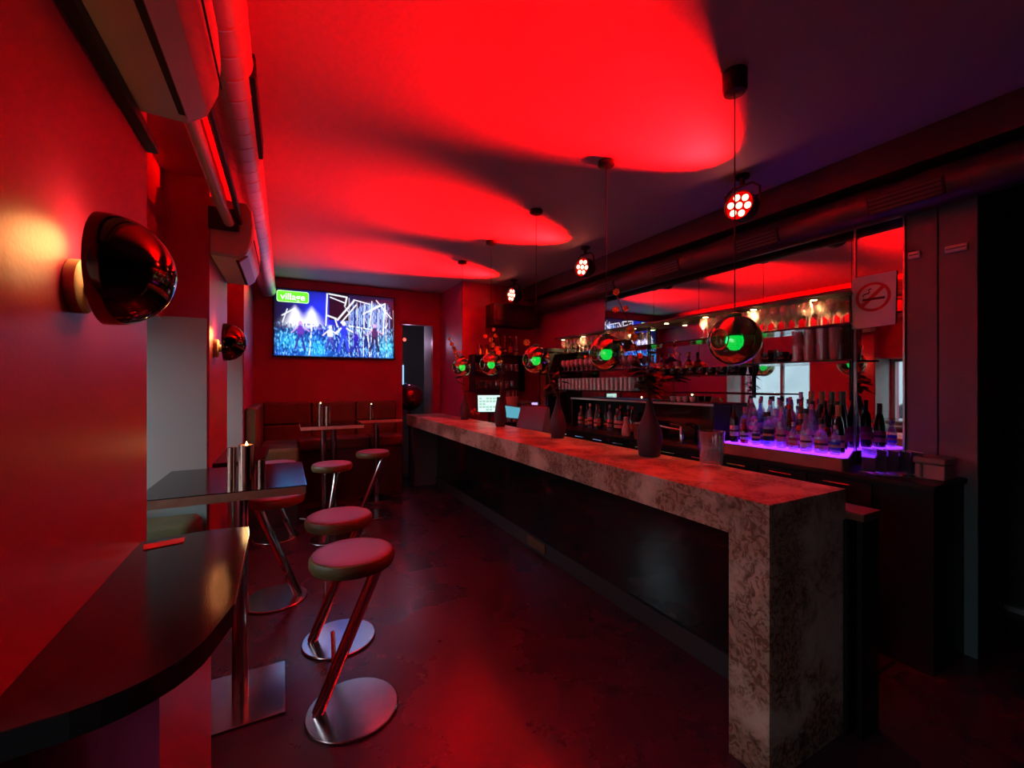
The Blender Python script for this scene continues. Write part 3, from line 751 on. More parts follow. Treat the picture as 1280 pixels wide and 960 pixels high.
# wall table by the near sconce, with a rounded near corner
pl1 = [(LW+0.001, 0.84)]
for k in range(9):
    a = R(-90+78*k/8)
    pl1.append((-0.31+0.19*math.cos(a)+0.0, 1.04+0.19*math.sin(a)))
pl1 += [(-0.099, 1.10), (-0.104, 1.60), (-0.112, 1.678), (-0.21, 1.70), (LW+0.001, 1.665)]
t1 = table('near dark wall table with a rounded corner, nearest the camera', LW, -0.10, 0.85, 1.70, [], [], poly=pl1, edge=False)
bl(MB().box(LW+0.001, -0.205, 1.0, 1.62, 0.0, 1.057), 'support_panel', M_red, t1, smooth=False)
bl(MB().prism([(-0.0985, 1.10), (-0.0965, 1.10), (-0.1015, 1.60), (-0.1095, 1.676), (-0.1115, 1.676), (-0.1035, 1.60)], 1.09, 1.1005), 'edge_trim', M_chrome, t1, smooth=False)
t2 = table('dark table with a walnut edge in the first window niche, holding the copper candle', -0.55, 0.085, 2.25, 2.94, [(-0.20, 2.53)], [(-0.41, 0.0, 2.32, 2.75)])
bl(MB().box(0.0855, 0.0885, 2.252, 2.938, 1.06, 1.0995), 'edge_trim', M_chrome, t2, smooth=False)
pl3 = [(LW+0.001, 3.10), (-0.16, 3.12), (-0.12, 3.20), (-0.115, 3.80), (LW+0.001, 3.82)]
t3 = table('small dark wall table below the far sconce on the second pier', LW, -0.11, 3.1, 3.82, [], [], poly=pl3, edge=False)
bl(MB().box(LW+0.001, -0.2, 3.4, 3.43, 0.85, 1.057), 'wall_bracket', M_black, t3, smooth=False)
t4 = table('bar table before the banquette, with two copper candle tubes on it', 0.15, 0.82, 5.30, 5.98, [(0.40, 5.62), (0.53, 5.78)], [(0.22, 0.68, 5.50, 5.95)], em=M_paleedge)
t5 = table('far bar table with a single candle, next to the end of the bar', 0.84, 1.42, 5.92, 6.20, [(1.10, 6.06)], [(0.90, 1.30, 5.88, 6.19)], em=M_paleedge)
cd = tag(MB().prism([(-0.36, 1.575), (-0.27, 1.60), (-0.275, 1.645), (-0.37, 1.625)], 1.1005, 1.103).build('menu_card', mat('pink card', (0.75, 0.30, 0.24), 0.6), smooth=False), 'small pinkish card lying at the wall end of the near wall table', 'card')

# ------------------------------------------------------------------ bar stools
def make_stool(label, loc, rotz):
    t = thing('bar_stool', label, 'stool', loc, rotz, 'leaning bar stools with round seats')
    # local +x is the way the post leans; the post stands on the rim of the round base
    MB().lathe([(0.0001, 0.0), (0.205, 0.0), (0.212, 0.004), (0.212, 0.010), (0.2085, 0.0132), (0.2065, 0.014), (0.203, 0.014), (0.0001, 0.014)], 44).build('base_disc', M_steel, t, angle=12)
    MB().rod((-0.155, 0, 0.0145), (0.118, 0, 0.6895), 0.029, 18).build('post', M_chrome, t)
    MB().lathe([(0.10, 0.690), (0.10, 0.699)], 24, (0.04, 0, 0)).build('seat_plate', M_black, t)
    MB().lathe([(0.165, 0.700), (0.188, 0.708), (0.195, 0.724), (0.195, 0.748), (0.187, 0.764), (0.180, 0.767)], 40).build('seat_side', M_olive, t)
    MB().lathe([(0.0001, 0.778), (0.10, 0.777), (0.15, 0.774), (0.172, 0.7715), (0.180, 0.7685)], 40, cap=False).build('seat_pad', M_seat, t)
    px = -0.155 + 0.273*0.27
    MB().tube([(px, 0.0, 0.205), (px-0.018, 0.10, 0.215), (px-0.045, 0.27, 0.24)], 0.012, 8).build('footrest', M_chrome, t)
    return t
s0 = make_stool('nearest bar stool, post leaning right, pinkish seat', (0.288, 2.20, 0), R(-13))
dup(s0, (0.294, 2.845, 0), R(-13), 'second bar stool, just behind the nearest one, base shining bluish')
dup(s0, (-0.066, 3.59, 0), R(168), 'bar stool leaning left under the niche table with the copper candle')
dup(s0, (0.42, 4.72, 0), R(60), 'bar stool in front of the table with two candle tubes')
dup(s0, (0.93, 5.35, 0), R(-5), 'bar stool in front of the far table with the single candle')
dup(s0, (-0.085, 5.02, 0), R(172), 'farthest left bar stool, half hidden behind the niche table')

# upholstered bench in the niche, and the banquette round the far corner
nb = thing('niche_seat', 'olive cushion seat in the first window niche under the table', 'seat', (-0.6, 2.8, 0))
bl(MB().box(-0.78, -0.42, 2.62, 2.97, 0.0, 0.70), 'seat_box', M_dark, nb, smooth=False)
bl(MB().box(-0.78, -0.41, 2.61, 2.972, 0.701, 0.86), 'cushion', M_olive, nb, bevel=0.05, seg=5)
bq = thing('banquette', 'brown and olive upholstered corner banquette along the back wall under the television', 'banquette', (0.4, 6.5, 0))
bl(MB().box(-0.384, 1.50, 6.30, 6.83, 0.0, 0.68), 'bench_box', M_dark, bq, smooth=False)
bl(MB().box(-0.384, 0.12, 5.36, 6.29, 0.0, 0.68), 'bench_box', M_dark, bq, smooth=False)
for a, b_ in ((0.14, 0.59), (0.60, 1.05), (1.06, 1.51)):
    bl(MB().box(a, b_, 6.28, 6.70, 0.681, 0.84), 'seat_cushion', M_brownl, bq, bevel=0.03, seg=4)
for a, b_ in ((-0.27, 0.32), (0.33, 0.92), (0.93, 1.52)):
    bl(MB().box(a, b_, 6.71, 6.845, 0.70, 1.01), 'back_cushion', M_brownl, bq, bevel=0.025, seg=4)
    bl(MB().box(a, b_, 6.72, 6.845, 1.015, 1.32), 'back_cushion', M_brownl, bq, bevel=0.025, seg=4)
for a, b_ in ((5.34, 5.80), (5.81, 6.27)):
    bl(MB().box(-0.25, 0.135, a, b_, 0.681, 0.86), 'seat_cushion', M_olive, bq, bevel=0.03, seg=4)
    bl(MB().box(-0.384, -0.265, a, b_, 0.69, 1.32), 'back_cushion', M_olive, bq, bevel=0.03, seg=4)
bl(MB().box(-0.384, -0.265, 6.275, 6.845, 0.69, 1.32), 'corner_cushion', M_olive, bq, bevel=0.03, seg=4)

# ------------------------------------------------------------------ candles
M_cop2 = mat('polished copper tube', (0.62, 0.36, 0.28), 0.13, 1.0)
def candle(x, y, r, h, label, lit=True, z=1.1):
    t = thing('candle_holder', label, 'candle holder', (x, y, z+0.0005))
    MB().lathe([(r, 0), (r, h), (r-0.003, h), (r-0.003, h-0.02), (0.0001, h-0.021)], 22).build('tube', M_cop2, t)
    MB().lathe([(r-0.004, h-0.0205), (r-0.004, h-0.008), (0.0001, h-0.008)], 16).build('candle', mat('wax', (0.75, 0.6, 0.45), 0.6), t)
    if lit:
        MB().lathe([(0.0001, 0), (0.006, 0.006), (0.004, 0.014), (0.0001, 0.024)], 10, (0, 0, h-0.0075)).build('flame', M_flame, t)
        l = bpy.data.lights.new('candle_light', 'POINT'); l.energy = 0.12; l.color = (1.0, 0.55, 0.2); l.shadow_soft_size = 0.01
        lo = bpy.data.objects.new('candle_light', l); C.objects.link(lo); lo.location = (x, y, z+h+0.03)
    return t
candle(-0.162, 2.37, 0.034, 0.19, 'thick copper candle tube with a flame on the niche table')
candle(-0.225, 2.42, 0.018, 0.175, 'thin copper candle tube left of the thick one on the niche table', False)
candle(-0.105, 2.47, 0.016, 0.10, 'short copper tube right of the thick candle on the niche table', False)
candle(0.36, 5.45, 0.027, 0.25, 'left copper candle tube on the table before the banquette')
candle(0.435, 5.42, 0.034, 0.215, 'wider right copper tube on the table before the banquette', False)
candle(1.03, 6.04, 0.034, 0.20, 'single lit candle tube on the far table by the bar end')

# ------------------------------------------------------------------ vases with dry orchid sprays on the bar
def vase(y, h, rmax, label, cut=False):
    t = thing('vase', label, 'vase', (2.13, y, BZ+0.0005), group='dark vases on the bar')
    k = rmax/0.083
    prof = [(0.0001, 0.004), (0.060*k, 0.0), (0.068*k, 0.006), (0.079*k, 0.25*h), (0.083*k, 0.34*h), (0.078*k, 0.46*h), (0.060*k, 0.60*h), (0.040*k, 0.74*h), (0.026*k, 0.88*h), (0.021*k, 0.97*h), (0.022*k, h), (0.016*k, h), (0.016*k, 0.85*h)]
    if cut:
        prof = [(0.0001, 0.004), (0.058*k, 0.0), (0.066*k, 0.006), (0.083*k, 0.30*h), (0.080*k, 0.46*h), (0.066*k, 0.70*h), (0.050*k, 0.90*h), (0.046*k, h), (0.038*k, h), (0.040*k, 0.80*h)]
    MB().lathe(prof, 36, cap=False).build('vase_body', M_vase, t, angle=60)
    return t
vase(2.09, 0.362, 0.083, 'largest looking dark vase, nearest the camera on the bar')
vase(3.17, 0.34, 0.072, 'second dark vase on the bar, in front of the dark column')
vase(4.32, 0.33, 0.068, 'third dark vase on the bar, with wide cut neck', True)
vase(5.40, 0.335, 0.066, 'farthest dark vase, near the red flowers')
CR = Vector((0.885, -0.466, 0)); CF = Vector((0.466, 0.885, 0))
bloom_me = None
def bloom(t, p, r, face):
    global bloom_me
    if bloom_me is None:
        mb = MB(); n = 7
        mb.v.append((0, 0, 0.0)); 
        for k in range(n*2):
            a = 2*math.pi*k/(2*n); rr = 1.0 if k % 2 == 0 else 0.86
            mb.v.append((0.55*rr*math.cos(a), 0.55*rr*math.sin(a), 0.16)); 
        for k in range(n*2):
            a = 2*math.pi*k/(2*n); rr = 1.0 if k % 2 == 0 else 0.80
            mb.v.append((rr*math.cos(a), rr*math.sin(a), 0.30+0.12*(k % 2)))
        for k in range(2*n):
            k2 = (k+1) % (2*n)
            mb.f.append((0, 1+k, 1+k2)); mb.f.append((1+k, 1+2*n+k, 1+2*n+k2, 1+k2))
        c = MB().ball((0, 0, 0.18), 0.42, 10, 6, 0.8)
        off = len(mb.v); mb.v += c.v; mb.f += [tuple(off+i for i in f) for f in c.f]
        bloom_me = mb.mesh('bloom', M_bloom)
    o = bpy.data.objects.new('bloom', bloom_me); C.objects.link(o); o.parent = t
    o.location = p; o.scale = (r, r, r)
    o.rotation_euler = Vector(face).to_track_quat('Z', 'Y').to_euler()
def leaf(mb, p, d, L, w):
    p = Vector(p); d = Vector(d).normalized(); s = d.cross(Vector((0.3, 0.2, 1))).normalized(); up = s.cross(d)
    n = len(mb.v); K = 5
    for k in range(K+1):
        f = k/K; ww = w*math.sin(math.pi*min(1, 0.06+f*0.94))
        q = p + d*L*f + Vector((0,0,-0.25*L*f*f))
        mb.v += [tuple(q-s*ww), tuple(q+up*0.004), tuple(q+s*ww)]
    for k in range(K):
        a = n+3*k
        mb.f += [(a, a+1, a+4, a+3), (a+1, a+2, a+5, a+4)]
def spray(y, zv, base_label, pts, blooms, seed, leaves=8, lw=0.022):
    """stems, leaves and round blooms standing in a vase; points are (along camera right, height above the bar)"""
    rng = random.Random(seed)
    t = thing('flower_spray', base_label, 'flowers', (2.13, y, BZ+zv))
    st = MB()
    for path in pts:
        P = [Vector((0, 0, -0.14))] + [CR*a + CF*0.02*rng.uniform(-1, 1) + Vector((0, 0, b)) for a, b in path]
        st.tube(P, [0.004]*len(P), 6)
    st.build('stem', M_stem, t)
    for (a, b, r) in blooms:
        p = CR*a + CF*rng.uniform(-0.03, 0.02) + Vector((0, 0, b))
        bloom(t, p, r, (-0.5+rng.uniform(-.3, .3), -0.75+rng.uniform(-.3, .3), rng.uniform(-.2, .4)))
    for k in range(leaves):
        path = pts[k % len(pts)]; q = rng.randint(0, max(0, len(path)-2)); f = rng.random(); a = path[q][0]*(1-f)+path[q+1][0]*f; b = min(0.40, path[q][1]*(1-f)+path[q+1][1]*f)
        lf = MB(); ang = rng.uniform(0, 6.28)
        leaf(lf, CR*a+Vector((0, 0, b)), (math.cos(ang), math.sin(ang), rng.uniform(-0.3, 0.6)), rng.uniform(0.07, 0.13), lw)
        lf.build('leaf', M_leaf, t)
    return t
spray(2.09, 0.362, 'tall flower spray in the nearest dark vase, dark leaves and orange blooms',
      [[(0.0, 0.02), (-0.05, 0.22), (-0.13, 0.50), (-0.22, 0.72)], [(0.01, 0.03), (0.05, 0.15), (0.10, 0.28)], [(-0.01, 0.03), (-0.02, 0.18), (0.02, 0.34)], [(0.0, 0.04), (0.02, 0.12), (0.16, 0.16)]],
      [(-0.225, 0.72, 0.024), (-0.225, 0.60, 0.026), (-0.165, 0.61, 0.022), (-0.13, 0.47, 0.032), (-0.11, 0.42, 0.028), (-0.10, 0.36, 0.026), (-0.06, 0.30, 0.022)], 5, 46, 0.032)
spray(3.17, 0.34, 'flower spray with orange blooms in the second vase',
      [[(0.0, 0.02), (-0.06, 0.16), (-0.14, 0.34), (-0.27, 0.50)], [(0.01, 0.03), (0.03, 0.14), (0.0, 0.28)], [(-0.01, 0.03), (-0.07, 0.14), (-0.09, 0.25)]],
      [(-0.275, 0.50, 0.034), (-0.125, 0.26, 0.030), (-0.16, 0.36, 0.022)], 9, 22, 0.022)
spray(4.32, 0.33, 'flower spray with a tall column of orange blooms in the third vase',
      [[(0.0, 0.02), (0.0, 0.25), (-0.02, 0.45), (-0.08, 0.60), (-0.13, 0.70)], [(0.0, 0.03), (0.03, 0.16), (0.02, 0.28)]],
      [(-0.07, 0.755, 0.026), (-0.055, 0.69, 0.026), (-0.17, 0.68, 0.028), (-0.10, 0.64, 0.032), (-0.08, 0.58, 0.034), (-0.04, 0.54, 0.034), (-0.02, 0.49, 0.036), (-0.03, 0.44, 0.036), (0.0, 0.40, 0.036), (-0.02, 0.35, 0.03)], 3, 8, 0.02)
spray(5.40, 0.335, 'flower spray with a leaning row of orange blooms in the farthest vase',
      [[(-0.01, 0.02), (-0.05, 0.20), (-0.08, 0.42), (-0.14, 0.60), (-0.20, 0.74)], [(0.0, 0.03), (-0.09, 0.16), (-0.13, 0.24)]],
      [(-0.205, 0.745, 0.024), (-0.165, 0.67, 0.034), (-0.145, 0.62, 0.034), (-0.125, 0.57, 0.034), (-0.10, 0.52, 0.036), (-0.09, 0.47, 0.036), (-0.07, 0.42, 0.03), (-0.05, 0.57, 0.024)], 4, 8, 0.024)

# ------------------------------------------------------------------ glassware
def proto(mb, name, m, angle=50): return mb.mesh(name, m, angle=angle)
G_wine = proto(MB().lathe([(0.0001, 0.004), (0.034, 0.0), (0.034, 0.003), (0.006, 0.010), (0.0045, 0.05), (0.006, 0.085), (0.024, 0.100), (0.038, 0.128), (0.038, 0.155), (0.031, 0.192), (0.029, 0.192), (0.036, 0.155), (0.036, 0.130), (0.0001, 0.098)], 18, cap=False), 'wine_glass', M_glassw)
G_snift = proto(MB().lathe([(0.0001, 0.002), (0.033, 0.0), (0.033, 0.003), (0.006, 0.010), (0.005, 0.045), (0.020, 0.055), (0.041, 0.085), (0.043, 0.110), (0.034, 0.150), (0.032, 0.150), (0.041, 0.110), (0.039, 0.087), (0.0001, 0.054)], 18, cap=False), 'snifter', M_glassw)
G_tumb = proto(MB().lathe([(0.0001, 0.0), (0.031, 0.0), (0.039, 0.118), (0.037, 0.118), (0.030, 0.010), (0.0001, 0.010)], 14, cap=False), 'tumbler', M_glasst, 20)
G_high = proto(MB().lathe([(0.0001, 0.0), (0.028, 0.0), (0.032, 0.150), (0.030, 0.150), (0.026, 0.012), (0.0001, 0.012)], 16, cap=False), 'highball', M_glassw)
G_cup = proto(MB().lathe([(0.0001, 0.0), (0.026, 0.0), (0.036, 0.015), (0.042, 0.040), (0.043, 0.066), (0.040, 0.066), (0.038, 0.02), (0.0001, 0.012)], 18, cap=False).tube([(0.040, 0, 0.052), (0.058, 0, 0.048), (0.060, 0, 0.030), (0.041, 0, 0.022)], 0.0045, 6), 'cup', mat('black glazed cup', (0.012, 0.010, 0.012), 0.12, coat=0.5))
G_wcup = proto(MB().lathe([(0.0001, 0.0), (0.020, 0.0), (0.030, 0.03), (0.032, 0.052), (0.029, 0.052), (0.026, 0.02), (0.0001, 0.008)], 16, cap=False), 'white_cup', mat('white porcelain', (0.75, 0.68, 0.66), 0.25))
def put(me, name, label, cat, loc, group, rz=0.0, flip=False, h=0.0, s=1.0):
    o = bpy.data.objects.new(name, me); C.objects.link(o)
    o.location = (loc[0], loc[1], loc[2] + (h if flip else 0.0)); o.rotation_euler = (math.pi if flip else 0, 0, rz)
    if s != 1.0: o.scale = (s, s, s)
    return tag(o, label, cat, group)
GX = (3.345, 3.427)
def row(me, name, label, cat, y0, y1, step, z, group, xs=GX, flip=False, h=0.0, jit=0.004, s=1.0):
    n = int((y1-y0)/step)+1
    for k in range(n):
        for i, x in enumerate(xs):
            lab = '%s, %s from right%s' % (label, ORD[k], '' if len(xs) == 1 else (', front row', ', back row')[i])
            put(me, name, lab, cat, (x+random.uniform(-jit, jit), y0+k*step+(0.3*step if i else 0)+random.uniform(-jit, jit), z), group, random.uniform(0, 6), flip, h, s)
row(G_wine, 'wine_glass', 'stemmed wine glass at near end of top shelf', 'glass', 1.60, 2.68, 0.079, SA, 'wine glasses on the top shelf, near end', s=0.94)
row(G_wine, 'wine_glass', 'stemmed wine glass at far end of top shelf', 'glass', 3.60, 4.90, 0.088, SA, 'wine glasses on the top shelf, far end', s=0.94)
row(G_tumb, 'tumbler', 'faceted tumbler, lower layer, near end of middle shelf', 'glass', 1.58, 1.83, 0.082, SB, 'tumblers on the middle shelf, lower layer', s=0.94)
row(G_tumb, 'tumbler', 'faceted tumbler, upper layer, near end of middle shelf', 'glass', 1.58, 1.83, 0.082, SB+0.1115, 'tumblers on the middle shelf, upper layer', s=0.94)
row(G_snift, 'balloon_glass', 'balloon glass at far end of middle shelf', 'glass', 3.55, 4.90, 0.098, SB, 'balloon glasses on the middle shelf')
row(G_high, 'highball_glass', 'tall straight glass on lowest shelf', 'glass', 3.55, 4.92, 0.076, SCZ, 'tall glasses on the lowest shelf')
row(G_cup, 'coffee_cup', 'black cup on the short lower shelf', 'cup', 2.34, 3.37, 0.107, SB2, 'black cups on the short lower shelf', xs=(3.36,))
for k, (x, y) in enumerate(((3.37, 1.95), (3.37, 2.06))):
    put(G_cup, 'coffee_cup', ('left' if k else 'right') + ' of two large black pots beside the stacked tumblers', 'cup', (x, y, SB), 'black pots by the tumblers', 0.6, s=1.15)
row(G_tumb, 'tumbler', 'single tumbler left of the black pots', 'glass', 2.15, 2.20, 0.085, SB, 'tumblers left of the black pots', xs=(3.39,))
row(G_wcup, 'espresso_cup', 'small white cup on the low black unit', 'cup', 2.78, 3.05, 0.075, 1.4055, 'white cups on the low unit', xs=(3.38,))
for z, me, nm, lab, st in ((1.76, G_tumb, 'tumbler', 'tumbler on the middle shelf of the end wall', 0.085), (1.51, G_tumb, 'tumbler', 'tumbler on the lowest shelf of the end wall', 0.085)):
    for k in range(9):
        put(me, nm, lab + ', %s from left' % ORD[k], 'glass', (2.43+k*st, 5.74+random.uniform(-.01, .01), z), 'tumblers on the end wall, ' + ('middle shelf' if z > 1.6 else 'lowest shelf'))

# ------------------------------------------------------------------ bottles
def bottle_parts(kind):
    """profile, label band, cap band"""
    if kind == 'bordeaux': return [(0.036, 0.0), (0.037, 0.01), (0.037, 0.19), (0.030, 0.215), (0.015, 0.235), (0.0135, 0.29)], (0.05, 0.135, 0.0376), (0.27, 0.305, 0.0155), 0.305
    if kind == 'sloped': return [(0.040, 0.0), (0.041, 0.01), (0.041, 0.13), (0.030, 0.18), (0.017, 0.22), (0.014, 0.285)], (0.03, 0.11, 0.0417), (0.265, 0.30, 0.0165), 0.30
    if kind == 'round': return [(0.044, 0.0), (0.046, 0.012), (0.046, 0.11), (0.034, 0.145), (0.016, 0.16), (0.015, 0.215)], (0.03, 0.095, 0.0467), (0.20, 0.235, 0.019), 0.235
    if kind == 'square': return [(0.043, 0.0), (0.045, 0.008), (0.045, 0.165), (0.038, 0.185), (0.016, 0.20), (0.015, 0.245)], (0.045, 0.13, 0.0458), (0.23, 0.262, 0.018), 0.262
    if kind == 'champagne': return [(0.041, 0.0), (0.043, 0.01), (0.043, 0.13), (0.034, 0.19), (0.018, 0.24), (0.015, 0.29)], (0.035, 0.115, 0.0437), (0.225, 0.305, 0.0195), 0.305
    return [(0.032, 0.0), (0.034, 0.008), (0.034, 0.10), (0.020, 0.14), (0.013, 0.155), (0.012, 0.18)], (0.03, 0.085, 0.0347), (0.17, 0.195, 0.0145), 0.195
LAB = {'white': (0.72, 0.66, 0.66), 'red': (0.45, 0.03, 0.03), 'gold': (0.55, 0.30, 0.06), 'black': (0.012, 0.01, 0.012), 'pink': (0.65, 0.22, 0.28), 'blue': (0.06, 0.09, 0.35), 'cream': (0.62, 0.52, 0.38), 'green': (0.05, 0.18, 0.06)}
BCACHE = {}
def bottle_meshes(kind, gname, lname, cname):
    key = (kind, gname, lname, cname)
    if key in BCACHE: return BCACHE[key]
    gm = {'clear': M_clear, 'green': M_bgreen, 'amber': M_bamber, 'blue': M_bblue, 'red': M_bred, 'black': M_bdark}[gname]
    prof, lb, cp, h = bottle_parts(kind)
    seg = 16
    body = MB().lathe([(0.0001, 0.003)] + prof, seg, cap=False)
    lm = mat('label ' + lname, LAB[lname], 0.6); cm = mat('cap ' + cname, LAB[cname], 0.35)
    la = MB().lathe([(lb[2], lb[0]), (lb[2], lb[1])], seg, cap=False)
    z1 = (lb[0]+lb[1])/2
    st = MB().lathe([(lb[2]+0.0005, z1-0.008), (lb[2]+0.0005, z1+0.008)], seg, cap=False)
    ca = MB().lathe([(cp[2], cp[0]), (cp[2], cp[1]), (0.0001, cp[1]+0.001)], 12, cap=False)
    BCACHE[key] = (body.mesh('bottle_body', gm), la.mesh('label', lm), ca.mesh('cap', cm), st.mesh('label_stripe', mat('label stripe ' + ('black' if lname in ('white', 'gold', 'pink', 'cream') else 'gold'), (0.05, 0.02, 0.02) if lname in ('white', 'gold', 'pink', 'cream') else (0.5, 0.35, 0.1), 0.5)), h)
    return BCACHE[key]
KW = {'bordeaux': 'tall slim', 'sloped': 'tall sloped', 'round': 'squat round', 'square': 'broad shouldered', 'champagne': 'champagne shaped', 'small': 'small'}
def bottle(loc, kind, g, l, c, where, group, s=1.0):
    b, la, ca, st, h = bottle_meshes(kind, g, l, c)
    t = thing('liquor_bottle', '%s %s bottle, %s label, %s' % (KW[kind], g, l, where), 'bottle', loc, random.uniform(0, 6), group)
    t.scale = (min(s, 0.81), min(s, 0.81), s)
    for nm, me in (('bottle_body', b), ('cap', ca)):
        o = bpy.data.objects.new(nm, me); C.objects.link(o); o.parent = t
    o = bpy.data.objects.new('label', la); C.objects.link(o); o.parent = t
    o2 = bpy.data.objects.new('label_stripe', st); C.objects.link(o2); o2.parent = o
rng = random.Random(11)
rows = [
  ('front', 3.105, [(2.16,'bordeaux','black','white','black'), (2.07,'small','red','white','red'), (1.97,'small','clear','black','white'), (1.86,'square','clear','black','black'), (1.76,'bordeaux','clear','pink','white'), (1.67,'small','clear','red','white'), (1.575,'sloped','clear','white','black'), (1.475,'round','clear','pink','black'), (1.385,'small','clear','blue','white')]),
  ('second', 3.205, [(2.14,'square','clear','pink','pink'), (2.04,'square','clear','cream','white'), (1.94,'round','blue','black','black'), (1.845,'square','clear','red','white'), (1.745,'sloped','amber','red','red'), (1.65,'round','amber','pink','gold'), (1.56,'bordeaux','clear','cream','cream'), (1.465,'round','amber','gold','black'), (1.375,'champagne','green','gold','gold')]),
  ('third', 3.305, [(2.15,'bordeaux','clear','pink','white'), (2.06,'bordeaux','blue','white','white'), (1.96,'sloped','clear','black','white'), (1.87,'sloped','clear','pink','cream'), (1.77,'bordeaux','clear','blue','blue'), (1.68,'sloped','amber','cream','red'), (1.585,'sloped','clear','red','black'), (1.49,'bordeaux','black','cream','black'), (1.395,'bordeaux','black','red','black')]),
  ('back', 3.415, [(2.13,'bordeaux','clear','pink','pink'), (2.03,'bordeaux','clear','white','black'), (1.93,'square','clear','red','black'), (1.83,'bordeaux','clear','pink','pink'), (1.73,'sloped','clear','pink','white'), (1.635,'champagne','green','black','gold'), (1.545,'champagne','green','pink','gold'), (1.455,'champagne','green','cream','green'), (1.375,'champagne','green','red','green')]),
]
for rn, x, items in rows:
    for k, (y, kind, g, l, c) in enumerate(items):
        lim = {'front': 1.46, 'second': 1.50, 'third': 1.53, 'back': 1.575}[rn]
        y = 2.165 - (2.165-lim)*(2.165-y)/(2.165-1.38)
        rise = {'front': 0.95, 'second': 1.02, 'third': 1.1, 'back': 1.15 if k < 4 else 1.3}[rn]
        bottle((x+rng.uniform(-.008, .008), y, LZ+0.0005), kind, g, l, c, '%s from left in %s row on violet ledge' % (ORD[k], rn), 'liquor bottles on the violet ledge', rise)
# bottles in the open bay of the low unit
kinds = [('sloped','amber','red','red'), ('bordeaux','black','white','white'), ('bordeaux','black','pink','red'), ('square','amber','cream','white'), ('bordeaux','clear','pink','white'), ('champagne','green','black','black'), ('bordeaux','black','red','black'), ('sloped','clear','white','red'), ('bordeaux','clear','cream','white'), ('sloped','black','gold','black'), ('square','clear','white','pink')]
for k, (kind, g, l, c) in enumerate(kinds):
    y = 3.52 + 0.091*k
    bottle((3.33+0.03*(k % 2), y, 1.0315), kind, g, l, c, '%s from right in open bay of low unit' % ORD[k], 'bottles in the low unit', 1.0)
# short bottles and jars above the black cups
for k, (g, l, c) in enumerate((('amber','gold','gold'), ('clear','cream','white'), ('amber','red','gold'), ('clear','gold','black'), ('clear','blue','white'))):
    bottle((3.43, 2.86+0.115*k, SB2+0.0005), 'round', g, l, c, '%s from right behind the black cups' % ORD[k], 'squat bottles behind the cups', 0.95)
for k, (g, l, c) in enumerate((('black','black','black'), ('black','white','black'), ('green','black','black'), ('black','red','red'), ('clear','cream','white'))):
    bottle((2.72+0.095*k, 5.74, 2.0005), 'bordeaux' if k % 2 else 'sloped', g, l, c, '%s from left on top end wall shelf' % ORD[k], 'bottles on the end wall', 1.0)
for k, x in enumerate((2.50, 2.60)):
    t = thing('glass_lantern', '%s of two small orange glowing lanterns on the top end wall shelf' % ('left' if k == 0 else 'right'), 'lantern', (x, 5.72, 2.0005))
    MB().lathe([(0.030, 0.0), (0.038, 0.03), (0.034, 0.09), (0.022, 0.14), (0.024, 0.15)], 16, cap=False).build('glass_shade', M_bamber, t)
    MB().lathe([(0.0001, 0.0), (0.014, 0.02), (0.010, 0.06), (0.0001, 0.10)], 12).build('flame', mat('lantern glow', (0,0,0), 0.5, emit=(1.0, 0.12, 0.03), gain=1.6), t)

# figure-shaped pale bottle in front of the open bay
t = thing('ceramic_bottle', 'pale figure shaped ceramic bottle on the back counter before the open bay', 'bottle', (3.17, 3.44, 1.031))
MB().lathe([(0.0001, 0.002), (0.040, 0.0), (0.046, 0.02), (0.044, 0.07), (0.030, 0.12), (0.022, 0.15), (0.026, 0.165), (0.026, 0.19), (0.014, 0.20), (0.0001, 0.201)], 22, cap=False).build('bottle_body', mat('pale ceramic', (0.62, 0.42, 0.36), 0.3), t)
MB().ball((0, 0, 0.222), 0.022, 12, 8).build('stopper', M_black, t)
t = thing('ice_bucket', 'dark bucket with steel rim between the open bay and the nearest vase', 'bucket', (3.145, 3.18, 1.031))
MB().lathe([(0.0001, 0.002), (0.075, 0.0), (0.10, 0.16), (0.096, 0.16), (0.073, 0.01), (0.0001, 0.008)], 26, cap=False).build('bucket_body', M_wood, t)
MB().lathe([(0.099, 0.158), (0.103, 0.158), (0.103, 0.166), (0.096, 0.166), (0.096, 0.161)], 26, cap=False).build('rim', M_chrome, t)

# ------------------------------------------------------------------ faucet, jug and small things behind the bar
t = thing('faucet', 'chrome mixer tap with long spout behind the bar counter', 'faucet', (3.17, 2.72, 1.031))
MB().lathe([(0.028, 0.0), (0.028, 0.01), (0.020, 0.016), (0.020, 0.155), (0.012, 0.165)], 18).build('tap_body', M_chrome, t)
MB().tube([(0, 0, 0.125), (-0.05, 0.09, 0.140), (-0.09, 0.17, 0.156), (-0.105, 0.20, 0.156), (-0.107, 0.203, 0.135)], 0.012, 10).build('spout', M_chrome, t)
MB().tube([(0, 0, 0.158), (-0.015, 0.05, 0.172), (-0.03, 0.10, 0.174)], 0.007, 8).build('lever', M_chrome, t)
t = thing('sink_board', 'light wooden drainboard on the back counter under the tap', 'board', (3.2, 2.9, 1.0305))
MB().box(-0.10, 0.06, -0.50, 0.24, 0.0, 0.004).build('board', M_wood, t, bevel=0.001)
